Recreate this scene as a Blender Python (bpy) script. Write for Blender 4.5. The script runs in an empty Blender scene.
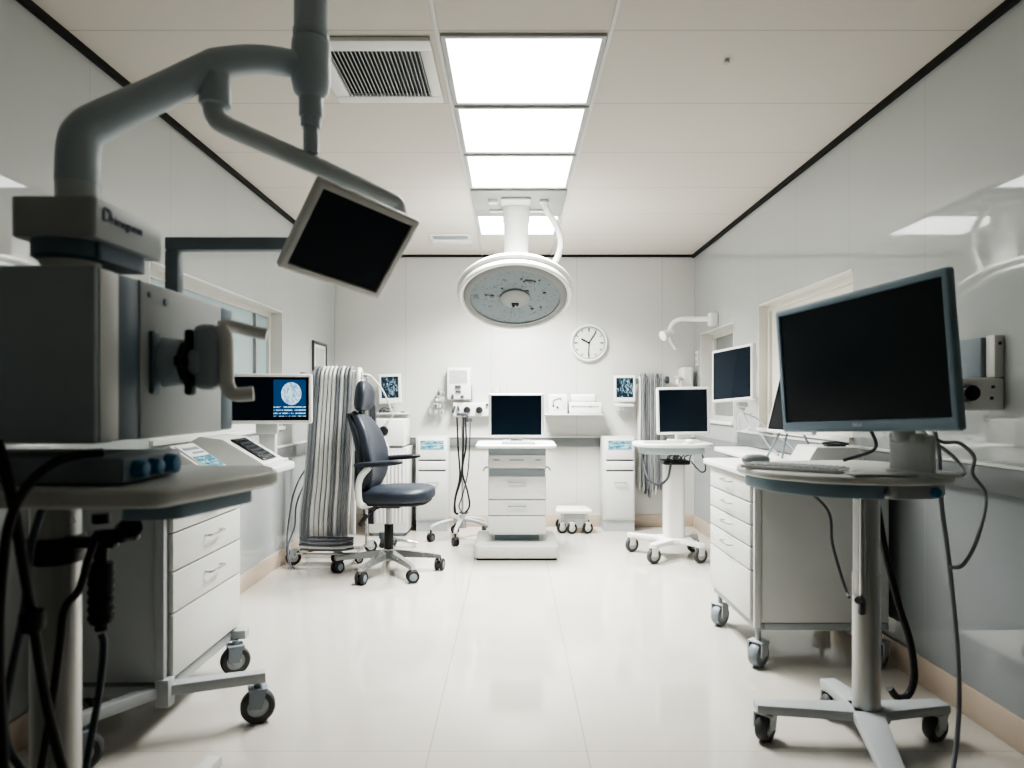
import bpy, bmesh, math, random
from mathutils import Vector, Matrix, Euler
random.seed(7)
PI = math.pi
R = math.radians
scene = bpy.context.scene
COL = scene.collection
F, CX, CY, CAMZ = 683.0, 512.0, 401.0, 1.2


def at(px, py, Y):
    """real-world point at depth Y seen at a photo pixel (used to read measurements)"""
    return Vector(((px - CX) * Y / F, Y, CAMZ - (py - CY) * Y / F))


# ------------------------------------------------------------------ materials
def newmat(name):
    m = bpy.data.materials.new(name)
    m.use_nodes = True
    nt = m.node_tree
    return m, nt, nt.nodes['Principled BSDF']


def N(nt, typ, **kw):
    n = nt.nodes.new(typ)
    for k, v in kw.items():
        setattr(n, k, v)
    return n


def math_node(nt, op, a, b=None, c=None):
    n = N(nt, 'ShaderNodeMath', operation=op)
    for i, v in enumerate((a, b, c)):
        if v is None:
            continue
        if isinstance(v, (int, float)):
            n.inputs[i].default_value = v
        else:
            nt.links.new(v, n.inputs[i])
    return n.outputs[0]


def mix_col(nt, fac, a, b):
    n = N(nt, 'ShaderNodeMix', data_type='RGBA')
    if isinstance(fac, (int, float)):
        n.inputs[0].default_value = fac
    else:
        nt.links.new(fac, n.inputs[0])
    for i, v in ((6, a), (7, b)):
        if isinstance(v, tuple):
            n.inputs[i].default_value = (*v[:3], 1)
        else:
            nt.links.new(v, n.inputs[i])
    return n.outputs[2]


def mat(name, col, rough=.45, metal=0.0, spec=.5, var=.06, scale=14, coat=0.0, emis=0.0):
    m, nt, b = newmat(name)
    tc = N(nt, 'ShaderNodeTexCoord')
    no = N(nt, 'ShaderNodeTexNoise')
    no.inputs['Scale'].default_value = scale
    no.inputs['Detail'].default_value = 4
    nt.links.new(tc.outputs['Object'], no.inputs['Vector'])
    dark = tuple(c * (1 - var) for c in col)
    lite = tuple(min(1, c * (1 + var)) for c in col)
    c = mix_col(nt, no.outputs['Fac'], dark, lite)
    nt.links.new(c, b.inputs['Base Color'])
    r = math_node(nt, 'MULTIPLY_ADD', no.outputs['Fac'], .12, max(0.0, rough - .06))
    nt.links.new(r, b.inputs['Roughness'])
    b.inputs['Metallic'].default_value = metal
    b.inputs['Specular IOR Level'].default_value = spec
    b.inputs['Coat Weight'].default_value = coat
    if emis:
        nt.links.new(c, b.inputs['Emission Color'])
        b.inputs['Emission Strength'].default_value = emis
    return m


def line_mask(nt, coord, origin, period, width):
    """1 on seam lines every period along a coordinate, else 0"""
    u = math_node(nt, 'SUBTRACT', coord, origin)
    u = math_node(nt, 'DIVIDE', u, period)
    u = math_node(nt, 'FRACT', u)
    u = math_node(nt, 'SUBTRACT', u, .5)
    u = math_node(nt, 'ABSOLUTE', u)
    return math_node(nt, 'GREATER_THAN', u, .5 - width / period / 2)


def panel_mat(name, col, seam, axes, rough, spec=.5, var=.03, low=None, bump=.0, coat=0.0):
    """flat cladding with thin seams; axes: list of (axis, origin, period, width); low=(z, colour) colours the part under z"""
    m, nt, b = newmat(name)
    geo = N(nt, 'ShaderNodeNewGeometry')
    sp = N(nt, 'ShaderNodeSeparateXYZ')
    nt.links.new(geo.outputs['Position'], sp.inputs[0])
    no = N(nt, 'ShaderNodeTexNoise')
    no.inputs['Scale'].default_value = 1.7
    no.inputs['Detail'].default_value = 5
    nt.links.new(geo.outputs['Position'], no.inputs['Vector'])
    c = mix_col(nt, no.outputs['Fac'], tuple(x * (1 - var) for x in col), tuple(min(1, x * (1 + var)) for x in col))
    if low:
        k = math_node(nt, 'LESS_THAN', sp.outputs[2], low[0])
        c = mix_col(nt, k, c, low[1])
    mask = None
    for ax, o, p, w in axes:
        k = line_mask(nt, sp.outputs[ax], o, p, w)
        mask = k if mask is None else math_node(nt, 'MAXIMUM', mask, k)
    c = mix_col(nt, mask, c, seam)
    nt.links.new(c, b.inputs['Base Color'])
    n2 = N(nt, 'ShaderNodeTexNoise')
    n2.inputs['Scale'].default_value = 6
    nt.links.new(geo.outputs['Position'], n2.inputs['Vector'])
    r = math_node(nt, 'MULTIPLY_ADD', n2.outputs['Fac'], .06, rough - .03)
    nt.links.new(r, b.inputs['Roughness'])
    b.inputs['Specular IOR Level'].default_value = spec
    b.inputs['Coat Weight'].default_value = coat
    b.inputs['Coat Roughness'].default_value = .05
    return m


def scan_mat(name, kind, strength=.9):
    """medical picture on a screen: blue tones with a pale procedural shape"""
    m, nt, b = newmat(name)
    tc = N(nt, 'ShaderNodeTexCoord')
    gen = tc.outputs['Generated']
    no = N(nt, 'ShaderNodeTexNoise')
    no.inputs['Scale'].default_value = {'brain': 9, 'scan': 7, 'chest': 5, 'bars': 6}[kind]
    no.inputs['Detail'].default_value = 6
    no.inputs['Distortion'].default_value = 1.2
    nt.links.new(gen, no.inputs['Vector'])
    sp = N(nt, 'ShaderNodeSeparateXYZ')
    nt.links.new(gen, sp.inputs[0])
    x = math_node(nt, 'SUBTRACT', sp.outputs[0], .55)
    z = math_node(nt, 'SUBTRACT', sp.outputs[2], .62 if kind == 'brain' else .5)
    d = math_node(nt, 'SQRT', math_node(nt, 'ADD', math_node(nt, 'MULTIPLY', x, x), math_node(nt, 'MULTIPLY', z, z)))
    blob = math_node(nt, 'LESS_THAN', d, .31)
    ramp = N(nt, 'ShaderNodeValToRGB')
    e = ramp.color_ramp.elements
    if kind == 'brain':
        base = (.008, .06, .17)
        e[0].position, e[1].position = .35, .62
        e[0].color, e[1].color = (.12, .34, .55, 1), (.72, .82, .88, 1)
        nt.links.new(no.outputs['Fac'], ramp.inputs[0])
        c = mix_col(nt, blob, base, ramp.outputs[0])
        k = line_mask(nt, sp.outputs[2], 0, .085, .03)
        k = math_node(nt, 'MULTIPLY', k, math_node(nt, 'LESS_THAN', sp.outputs[2], .3))
        k = math_node(nt, 'MULTIPLY', k, math_node(nt, 'GREATER_THAN', no.outputs['Fac'], .47))
        c = mix_col(nt, k, c, (.5, .7, .85))
    elif kind == 'bars':
        e[0].position, e[1].position = .42, .6
        e[0].color, e[1].color = (.035, .17, .24, 1), (.40, .60, .66, 1)
        nt.links.new(no.outputs['Fac'], ramp.inputs[0])
        k = line_mask(nt, sp.outputs[2], .1, .28, .05)
        c = mix_col(nt, k, ramp.outputs[0], (.1, .27, .36))
    else:
        e[0].position, e[1].position = .50, .80
        e[0].color, e[1].color = (.010, .022, .035, 1), (.33, .48, .56, 1)
        v = math_node(nt, 'SUBTRACT', no.outputs['Fac'], math_node(nt, 'MULTIPLY', d, .25))
        nt.links.new(math_node(nt, 'ADD', v, .1), ramp.inputs[0])
        c = ramp.outputs[0]
    nt.links.new(c, b.inputs['Base Color'])
    nt.links.new(c, b.inputs['Emission Color'])
    b.inputs['Emission Strength'].default_value = strength
    b.inputs['Roughness'].default_value = .2
    return m


def speckle_mat(name, base, dark, scale, thr, rough=.4):
    m, nt, b = newmat(name)
    tc = N(nt, 'ShaderNodeTexCoord')
    vo = N(nt, 'ShaderNodeTexVoronoi')
    vo.inputs['Scale'].default_value = scale
    nt.links.new(tc.outputs['Object'], vo.inputs['Vector'])
    no = N(nt, 'ShaderNodeTexNoise')
    no.inputs['Scale'].default_value = scale * .45
    no.inputs['Detail'].default_value = 6
    nt.links.new(tc.outputs['Object'], no.inputs['Vector'])
    k = math_node(nt, 'LESS_THAN', vo.outputs['Distance'], thr)
    c = mix_col(nt, no.outputs['Fac'], tuple(x * .8 for x in base), tuple(min(1, x * 1.2) for x in base))
    c = mix_col(nt, math_node(nt, 'MULTIPLY', k, .55), c, dark)
    k2 = math_node(nt, 'GREATER_THAN', no.outputs['Fac'], .64)
    c = mix_col(nt, math_node(nt, 'MULTIPLY', k2, .6), c, dark)
    nt.links.new(c, b.inputs['Base Color'])
    b.inputs['Roughness'].default_value = rough
    return m


SEAM = (.40, .41, .40)
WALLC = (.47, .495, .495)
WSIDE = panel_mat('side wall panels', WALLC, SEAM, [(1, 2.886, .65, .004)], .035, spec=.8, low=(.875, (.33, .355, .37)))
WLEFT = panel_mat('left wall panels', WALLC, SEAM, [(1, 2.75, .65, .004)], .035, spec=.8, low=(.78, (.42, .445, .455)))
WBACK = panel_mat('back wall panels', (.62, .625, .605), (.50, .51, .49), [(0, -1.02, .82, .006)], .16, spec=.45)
CEIL = panel_mat('ceiling tiles', (.62, .59, .545), (.45, .43, .40), [(1, 2.58, .632, .007)], .8, spec=.2, var=.025)
FLOORM = panel_mat('glossy sheet floor', (.53, .51, .47), (.36, .345, .32), [(0, -.283, 30, .004), (0, .257, 30, .004), (1, 2.34, 30, .003)], .075, spec=.65, var=.04)
BASEB = mat('beige baseboard', (.55, .46, .38), .4)
TRIMD = mat('dark ceiling edge', (.012, .012, .012), .7)
RAILM = mat('grey bumper rail', (.19, .205, .212), .4)
RAILL = mat('pale rail lip', (.62, .63, .62), .35)
WHITE = mat('white plastic', (.77, .775, .76), .35, var=.03)
OFFW = mat('off white painted metal', (.635, .65, .64), .38, var=.03)
CREAM = mat('cream panel', (.74, .72, .66), .5, var=.03)
GREYL = mat('light grey painted metal', (.43, .46, .475), .38, var=.04)
GREYM = mat('mid grey paint', (.25, .295, .33), .42, var=.05)
CASEG = mat('machine case paint', (.42, .485, .53), .4, var=.03)
PLATEG = mat('mount plate paint', (.29, .295, .29), .45, var=.03)
BOOM = mat('boom enamel', (.52, .60, .66), .35, var=.03)
ARMG = mat('pale arm enamel', (.60, .65, .68), .35, var=.03)
SLATEM = mat('slate machine band', (.15, .20, .25), .42, var=.04)
GREYD = mat('dark grey paint', (.075, .085, .095), .45, var=.05)
SLATE = mat('slate blue plastic', (.24, .325, .39), .4, var=.04)
SLATED = mat('dark slate plastic', (.055, .075, .095), .45, var=.05)
BLUEK = mat('blue knob plastic', (.05, .2, .36), .35)
CHROME = mat('brushed steel', (.56, .57, .57), .26, metal=.9, var=.04)
STEEL = mat('steel tube', (.48, .49, .48), .3, metal=.6, var=.03)
BLACK = mat('black plastic', (.012, .013, .015), .4)
RUBBER = mat('black rubber', (.018, .019, .021), .6)
TYRE = mat('grey tyre', (.07, .075, .078), .55)
HUBM = mat('grey wheel hub', (.4, .41, .41), .4)
SCREEN = mat('dark screen glass', (.006, .008, .011), .22, spec=.3, var=.05, scale=2)
SCREENB = mat('blue black screen glass', (.007, .015, .026), .22, spec=.3, var=.05, scale=2)
NAVY = mat('navy leather', (.021, .028, .042), .45, var=.12, scale=30)
NAVYD = mat('dark navy shell', (.014, .018, .026), .5)
CABW = mat('pale cable sheath', (.76, .76, .75), .45)
CABG = mat('grey cable sheath', (.27, .285, .31), .45)
CABD = mat('slate cable sheath', (.115, .125, .15), .5)
CLOTHG = mat('grey drape cloth', (.20, .215, .235), .85, var=.1, scale=50)
GLASSB = mat('pale frosted blue glass', (.40, .52, .555), .15, var=.05, scale=2)
GLASSG = mat('grey frosted glass', (.27, .29, .29), .18, var=.05, scale=2)
FRAMEW = mat('window frame paint', (.66, .655, .62), .45)
FRAMEG = mat('grey frame', (.35, .36, .36), .45)
PAPER = mat('pale grey print', (.52, .53, .53), .6, var=.25, scale=9)
GRIDM = speckle_mat('grey grid screen', (.46, .48, .47), (.25, .27, .27), 60, .3)
LEDM = speckle_mat('lamp underside', (.15, .19, .21), (.04, .05, .055), 34, .26, .45)
LEDRIM = mat('lamp inner rim', (.24, .25, .25), .4)
INK = mat('navy ink', (.02, .04, .11), .5)
GREYK = mat('grey keys', (.46, .485, .50), .5, var=.05)
DIALM = mat('charcoal dial', (.03, .032, .033), .3, var=.3, scale=80)
PINKT = mat('pale pink tube', (.70, .57, .54), .4)
BRAIN = scan_mat('blue scan picture', 'brain', .5)
SCANA = scan_mat('blue ultrasound picture', 'scan', .35)
SCANB = scan_mat('teal scan picture', 'chest', .35)
BARS = scan_mat('teal readout', 'bars', .14)
CLOCKF = mat('clock face', (.66, .67, .65), .4, var=.05)


def light_mat(name, s):
    m, nt, b = newmat(name)
    tc = N(nt, 'ShaderNodeTexCoord')
    no = N(nt, 'ShaderNodeTexNoise')
    no.inputs['Scale'].default_value = 3
    nt.links.new(tc.outputs['Object'], no.inputs['Vector'])
    c = mix_col(nt, no.outputs['Fac'], (1, .985, .945), (1, .99, .96))
    nt.links.new(c, b.inputs['Emission Color'])
    b.inputs['Base Color'].default_value = (.9, .9, .9, 1)
    b.inputs['Emission Strength'].default_value = s
    return m


LIGHTM = light_mat('lit diffuser', 4.6)


# ------------------------------------------------------------------ mesh builder
class MB:
    def __init__(self):
        self.bm = bmesh.new()

    def _add(self, t, M=None):
        if M is not None:
            bmesh.ops.transform(t, matrix=M, verts=t.verts)
        me = bpy.data.meshes.new('tmp')
        t.to_mesh(me)
        t.free()
        self.bm.from_mesh(me)
        bpy.data.meshes.remove(me)
        return self

    def box(self, c, s, bev=0.0, seg=2, rot=None, M=None):
        t = bmesh.new()
        bmesh.ops.create_cube(t, size=1)
        bmesh.ops.scale(t, vec=s, verts=t.verts)
        if bev:
            bmesh.ops.bevel(t, geom=list(t.edges), offset=min(bev, min(s) * .49), segments=seg, affect='EDGES', profile=.5)
        X = Matrix.Translation(c)
        if rot is not None:
            X = X @ Euler(rot).to_matrix().to_4x4()
        if M is not None:
            X = M @ X
        return self._add(t, X)

    def span(self, a, b, bev=0.0, seg=2, M=None):
        c = [(a[i] + b[i]) / 2 for i in range(3)]
        s = [abs(b[i] - a[i]) for i in range(3)]
        return self.box(c, s, bev, seg, M=M)

    def cyl(self, p0, p1, r0, r1=None, seg=24, bev=0.0, M=None):
        p0, p1 = Vector(p0), Vector(p1)
        r1 = r0 if r1 is None else r1
        d = p1 - p0
        L = d.length
        if bev:
            prof = [(0, 0), (r0 - bev, 0), (r0 - bev * .3, bev * .3), (r0, bev), (r1, L - bev), (r1 - bev * .3, L - bev * .3), (r1 - bev, L), (0, L)]
        else:
            prof = [(0, 0), (r0, 0), (r1, L), (0, L)]
        q = Vector((0, 0, 1)).rotation_difference(d.normalized()).to_matrix().to_4x4()
        X = Matrix.Translation(p0) @ q
        if M is not None:
            X = M @ X
        return self.lathe(prof, seg, X)

    def lathe(self, prof, seg=32, M=None):
        t = bmesh.new()
        rings = []
        for r, z in prof:
            if r < 1e-6:
                rings.append([t.verts.new((0, 0, z))])
            else:
                rings.append([t.verts.new((r * math.cos(2 * PI * k / seg), r * math.sin(2 * PI * k / seg), z)) for k in range(seg)])
        for a, b in zip(rings, rings[1:]):
            for k in range(seg):
                k2 = (k + 1) % seg
                if len(a) == 1 and len(b) == 1:
                    continue
                if len(a) == 1:
                    t.faces.new((a[0], b[k2], b[k]))
                elif len(b) == 1:
                    t.faces.new((a[k], a[k2], b[0]))
                else:
                    t.faces.new((a[k], a[k2], b[k2], b[k]))
        bmesh.ops.recalc_face_normals(t, faces=t.faces)
        return self._add(t, M)

    def tube(self, pts, r, seg=10, n=8, raw=False, M=None):
        pts = [Vector(p) for p in pts]
        if not raw and len(pts) > 2:
            out = []
            P = [pts[0] * 2 - pts[1]] + pts + [pts[-1] * 2 - pts[-2]]
            for i in range(1, len(P) - 2):
                for k in range(n):
                    u = k / n
                    a, b, c, d = P[i - 1], P[i], P[i + 1], P[i + 2]
                    out.append(.5 * ((2 * b) + (c - a) * u + (2 * a - 5 * b + 4 * c - d) * u * u + (3 * b - a - 3 * c + d) * u ** 3))
            out.append(pts[-1])
            pts = out
        m = len(pts)
        rr = r if callable(r) else (lambda u: r)
        t = bmesh.new()
        tan = [(pts[min(i + 1, m - 1)] - pts[max(i - 1, 0)]).normalized() for i in range(m)]
        up = Vector((0, 0, 1)) if abs(tan[0].z) < .9 else Vector((1, 0, 0))
        nrm = (up - tan[0] * up.dot(tan[0])).normalized()
        rings = []
        for i in range(m):
            if i:
                q = tan[i - 1].rotation_difference(tan[i])
                nrm = q @ nrm
                nrm = (nrm - tan[i] * nrm.dot(tan[i])).normalized()
            bi = tan[i].cross(nrm)
            w = rr(i / (m - 1))
            rings.append([t.verts.new(pts[i] + (nrm * math.cos(2 * PI * k / seg) + bi * math.sin(2 * PI * k / seg)) * w) for k in range(seg)])
        for a, b in zip(rings, rings[1:]):
            for k in range(seg):
                t.faces.new((a[k], a[(k + 1) % seg], b[(k + 1) % seg], b[k]))
        t.faces.new(rings[0][::-1])
        t.faces.new(rings[-1])
        bmesh.ops.recalc_face_normals(t, faces=t.faces)
        return self._add(t, M)

    def prism(self, poly, h, M=None, bev=0.0, seg=2):
        """2-D polygon in XY pushed up by h along Z"""
        t = bmesh.new()
        lo = [t.verts.new((x, y, 0)) for x, y in poly]
        hi = [t.verts.new((x, y, h)) for x, y in poly]
        k = len(poly)
        t.faces.new(lo[::-1])
        top = t.faces.new(hi)
        for i in range(k):
            t.faces.new((lo[i], lo[(i + 1) % k], hi[(i + 1) % k], hi[i]))
        bmesh.ops.recalc_face_normals(t, faces=t.faces)
        if bev:
            ed = [e for e in t.edges if abs(e.verts[0].co.z - e.verts[1].co.z) < 1e-6]
            bmesh.ops.bevel(t, geom=ed, offset=bev, segments=seg, affect='EDGES', profile=.5)
        return self._add(t, M)

    def done(self, name, m, parent=None, world=True, smooth=35):
        me = bpy.data.meshes.new(name)
        self.bm.to_mesh(me)
        self.bm.free()
        for p in me.polygons:
            p.use_smooth = True
        me.set_sharp_from_angle(angle=R(smooth))
        me.materials.append(m)
        o = bpy.data.objects.new(name, me)
        COL.objects.link(o)
        if parent is not None:
            o.parent = parent
            if world:
                W = Matrix.Identity(4)
                q = parent
                while q is not None:
                    W = q.matrix_basis @ W
                    q = q.parent
                me.transform(W.inverted())
        return o


def rounded(poly, r, n=5):
    """round the corners of a 2-D polygon"""
    out = []
    k = len(poly)
    for i in range(k):
        p, a, b = Vector(poly[i]), Vector(poly[i - 1]), Vector(poly[(i + 1) % k])
        da, db = (a - p), (b - p)
        ra = min(r, da.length * .45, db.length * .45)
        s, e = p + da.normalized() * ra, p + db.normalized() * ra
        for j in range(n + 1):
            u = j / n
            out.append(tuple((1 - u) ** 2 * s + 2 * u * (1 - u) * p + u * u * e))
    return out


def thing(name, label, cat, loc=(0, 0, 0), rotz=0.0, group=None):
    o = bpy.data.objects.new(name, None)
    COL.objects.link(o)
    o.location = loc
    o.rotation_euler = (0, 0, rotz)
    o.empty_display_size = .05
    o['label'] = label
    o['category'] = cat
    if group:
        o['group'] = group
    return o


def tag(o, label, cat, group=None):
    o['label'] = label
    o['category'] = cat
    if group:
        o['group'] = group
    return o


def struct(o):
    o['kind'] = 'structure'
    return o


def origin_to(o, p):
    """put a single-mesh thing's origin at p"""
    p = Vector(p)
    o.data.transform(Matrix.Translation(-p))
    o.location = p
    return o


def copy_tree(o, parent=None):
    c = o.copy()
    COL.objects.link(c)
    if parent is not None:
        c.parent = parent
    for ch in list(o.children):
        copy_tree(ch, c)
    return c


def text_obj(s, size, mtx, m, name, parent, depth=.0006, shear=0.0, spacing=1.0):
    cu = bpy.data.curves.new('txt', 'FONT')
    cu.body = s
    cu.size = size
    cu.extrude = depth
    cu.shear = shear
    cu.space_character = spacing
    cu.align_x = 'LEFT'
    cu.align_y = 'CENTER'
    t = bpy.data.objects.new('txt', cu)
    COL.objects.link(t)
    dg = bpy.context.evaluated_depsgraph_get()
    me = bpy.data.meshes.new_from_object(t.evaluated_get(dg))
    bpy.data.objects.remove(t)
    mb = MB()
    tb = bmesh.new()
    tb.from_mesh(me)
    mb._add(tb, mtx)
    bpy.data.meshes.remove(me)
    return mb.done(name, m, parent)


# ------------------------------------------------------------------ generic parts
def caster(root, x, y, r, w=.03, yaw=0.0, twin=False, housing=BLACK, tyre=RUBBER, hub=HUBM, top=None, brake=False):
    """swivel caster at local x, y on the floor; fork + wheel(s)"""
    X = Matrix.Translation((x, y, 0)) @ Matrix.Rotation(yaw, 4, 'Z')
    top = top or r * 2.35
    mb = MB()
    mb.cyl((0, 0, r * 1.7), (0, 0, top), r * .22, M=X, seg=14)
    if twin:
        mb.tube([(r * .75, 0, r * 1.0), (r * .6, 0, r * 1.62), (0, 0, r * 2.0), (-r * .6, 0, r * 1.62)], r * .22, seg=8, n=5, M=X)
        mb.box((0, 0, r * 1.75), (r * 1.0, w * .5, r * .5), r * .12, M=X)
    else:
        mb.box((0, 0, r * 2.05), (r * 1.1, w * 1.7, r * .16), r * .05, M=X)
        for s in (-1, 1):
            mb.prism([(-r * .55, r * .0), (r * .2, -r * .05), (r * .5, r * 1.1), (-r * .5, r * 1.1)], w * .16,
                     X @ Matrix.Translation((0, s * w * .75 + w * .08, r)) @ Matrix.Rotation(PI / 2, 4, 'X'))
    h = mb.done('caster', housing, root, world=False)
    offs = (-w * .62, w * .62) if twin else (0,)
    for k in offs:
        ww = w * (.75 if twin else 1)
        t = MB()
        Y = X @ Matrix.Translation((0, k - ww / 2, r)) @ Matrix.Rotation(-PI / 2, 4, 'X')
        t.lathe([(r * .62, 0), (r * .9, 0), (r, ww * .2), (r, ww * .8), (r * .9, ww), (r * .62, ww), (r * .62, 0)], 28, Y)
        wh = t.done('wheel', tyre, h, world=False)
        g = MB()
        g.lathe([(0, -ww * .06), (r * .3, -ww * .06), (r * .34, ww * .1), (r * .62, ww * .08), (r * .62, ww * .92), (r * .34, ww * .9), (r * .3, ww * 1.06), (0, ww * 1.06)], 28, Y)
        g.done('wheel_hub', hub, h, world=False)
    return h


def bar_handle(parent, c, w, axis, out, m=CHROME, r=.005, d=.028, name='handle'):
    """bow handle: c centre on the face, axis along, out away from the face"""
    c, a, o = Vector(c), Vector(axis), Vector(out)
    mb = MB()
    mb.tube([c - a * w / 2, c - a * w / 2 + o * d * .75, c - a * w * .32 + o * d, c + a * w * .32 + o * d, c + a * w / 2 + o * d * .75, c + a * w / 2], r, seg=8, n=5)
    return mb.done(name, m, parent)


def display(root, M, W, H, D, bez, frame, screen, back=True, chin=0.0):
    """flat monitor: local X wide, Z tall, screen towards -Y; M places its centre. Returns housing"""
    t = bmesh.new()
    bmesh.ops.create_cube(t, size=1)
    bmesh.ops.scale(t, vec=(W, D, H), verts=t.verts)
    outer = list(t.edges)
    bmesh.ops.bevel(t, geom=outer, offset=min(.012, D * .35), segments=3, affect='EDGES', profile=.5)
    fr = min(t.faces, key=lambda f: (round(f.calc_center_median().y, 5), -f.calc_area()))
    e = bmesh.ops.inset_region(t, faces=[fr], thickness=bez)
    for v in fr.verts:
        if v.co.z < 0:
            v.co.z += chin
    bmesh.ops.inset_region(t, faces=[fr], thickness=.0015)
    bmesh.ops.translate(t, vec=(0, min(.006, D * .25), 0), verts=fr.verts)
    mb = MB()
    mb._add(t, M)
    if back:
        mb.box((0, D / 2 + .012, 0), (W * .55, .03, H * .55), .01, M=M)
    h = mb.done('housing', frame, root)
    s = MB()
    zz = chin / 2
    edge = min(.012, D * .35)
    s.box((0, -D / 2 + min(.006, D * .25) - .0005, zz), (W - 2 * (bez + edge) + .004, .002, H - 2 * (bez + edge) - chin + .004), M=M)
    s.done('screen', screen, root)
    return h


def rot_m(loc, yaw, pitch, roll):
    return (Matrix.Translation(loc) @ Matrix.Rotation(R(yaw), 4, 'Z') @ Matrix.Rotation(R(pitch), 4, 'X') @ Matrix.Rotation(R(roll), 4, 'Y'))


# ================================================================== ROOM
XL, XR, YB, YF, ZC = -1.70, 1.745, 6.55, -1.8, 2.60
T = .2


def wall_with_holes(name, x0, x1, holes, m):
    mb = MB()
    ys = sorted(holes)
    cur = YF
    for (y0, y1, z0, z1) in ys:
        mb.span((x0, cur, 0), (x1, y0, ZC))
        mb.span((x0, y0, 0), (x1, y1, z0))
        mb.span((x0, y0, z1), (x1, y1, ZC))
        cur = y1
    mb.span((x0, cur, 0), (x1, YB, ZC))
    return struct(mb.done(name, m))


struct(MB().span((XL - T, YF - T, -.1), (XR + T, YB + T, 0)).done('floor', FLOORM))
struct(MB().span((XL - T, YF - T, ZC), (XR + T, YB + T, ZC + .1)).done('ceiling', CEIL))
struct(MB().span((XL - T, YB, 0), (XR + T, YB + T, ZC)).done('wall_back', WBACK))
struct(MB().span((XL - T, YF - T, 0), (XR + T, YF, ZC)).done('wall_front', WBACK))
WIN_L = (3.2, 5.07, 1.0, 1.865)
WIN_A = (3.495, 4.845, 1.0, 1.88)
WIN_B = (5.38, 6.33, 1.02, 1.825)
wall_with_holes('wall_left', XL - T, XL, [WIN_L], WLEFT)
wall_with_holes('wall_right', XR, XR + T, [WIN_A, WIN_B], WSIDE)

# dark shadow gap where the walls meet the ceiling
struct(MB().span((XL, YF, ZC - .028), (XL + .022, YB, ZC)).done('trim_1', TRIMD))
struct(MB().span((XR - .022, YF, ZC - .028), (XR, YB, ZC)).done('trim_2', TRIMD))
struct(MB().span((XL + .022, YB - .02, ZC - .022), (XR - .022, YB, ZC)).done('trim_3', TRIMD))
# baseboards
struct(MB().span((XL, YF, 0), (XL + .014, YB, .115), .004).done('baseboard_left', BASEB))
struct(MB().span((XR - .014, YF, 0), (XR, YB, .115), .004).done('baseboard_right', BASEB))
struct(MB().span((XL + .014, YB - .014, 0), (XR - .014, YB, .115), .004).done('baseboard_back', BASEB))


def rail(name, a, b, inward, z0, z1):
    """bumper rail with a pale top lip"""
    mb = MB()
    mb.span(a + (z0,), b + (z1 - .008,), .006)
    o = struct(mb.done(name, RAILM))
    lip = MB().span((a[0] - .006 * abs(inward[0]), a[1] - .006 * abs(inward[1]), z1 - .01), (b[0] + .006 * abs(inward[0]), b[1] + .006 * abs(inward[1]), z1 + .002), .003)
    lip.done('rail_lip', RAILL, o)
    return o


rail('trim_4', (XR - .03, YF), (XR, 5.2), (1, 0), .872, .975)
rail('trim_5', (XL, 3.72), (XL + .03, YB), (1, 0), .78, .872)
rail('trim_6', (XL + .03, YB - .03), (1.16, YB), (0, 1), .765, .86)
rail('trim_7', (1.47, YB - .03), (XR, YB), (0, 1), .765, .86)


def window(name, side, hole, depth, frame_m, pane_m, mull=None, sill=True):
    """side -1 left wall, +1 right wall; a frame set in the opening with its pane"""
    y0, y1, z0, z1 = hole
    xw = XL if side < 0 else XR
    xi = xw + side * depth
    fw = .05
    mb = MB()
    xa, xb = sorted((xw + side * .001, xi + side * .03))
    t = .012
    mb.span((xa, y0, z0), (xb, y0 + t, z1)).span((xa, y1 - t, z0), (xb, y1, z1))
    mb.span((xa, y0, z1 - t), (xb, y1, z1)).span((xa, y0, z0), (xb, y1, z0 + t))
    xa, xb = sorted((xi - side * .015, xi + side * .03))
    mb.span((xa, y0 + t, z0 + t), (xb, y0 + fw, z1 - t)).span((xa, y1 - fw, z0 + t), (xb, y1 - t, z1 - t))
    mb.span((xa, y0 + fw, z1 - fw), (xb, y1 - fw, z1 - t)).span((xa, y0 + fw, z0 + t), (xb, y1 - fw, z0 + fw))
    fr = struct(mb.done(name, frame_m))
    pa, pb = sorted((xi + side * .005, xi + side * .015))
    MB().span((pa, y0 + fw - .005, z0 + fw - .005), (pb, y1 - fw + .005, z1 - fw + .005)).done('window_pane', pane_m, fr)
    if mull:
        for ym in mull:
            MB().span((xa, ym - .018, z0 + fw), (xb, ym + .018, z1 - fw)).done('mullion', FRAMEG, fr)
    if sill:
        sa, sb = sorted((xw - side * .02, xi))
        MB().span((sa, y0, z0 - .012), (sb, y1, z0 + .014), .003).done('window_sill', WHITE, fr)
    return fr


window('window_1', -1, WIN_L, .10, FRAMEW, GLASSB, mull=[4.78])
window('window_2', 1, WIN_A, .075, CREAM, CREAM, sill=True)
window('window_3', 1, WIN_B, .13, FRAMEW, GLASSG)

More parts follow.
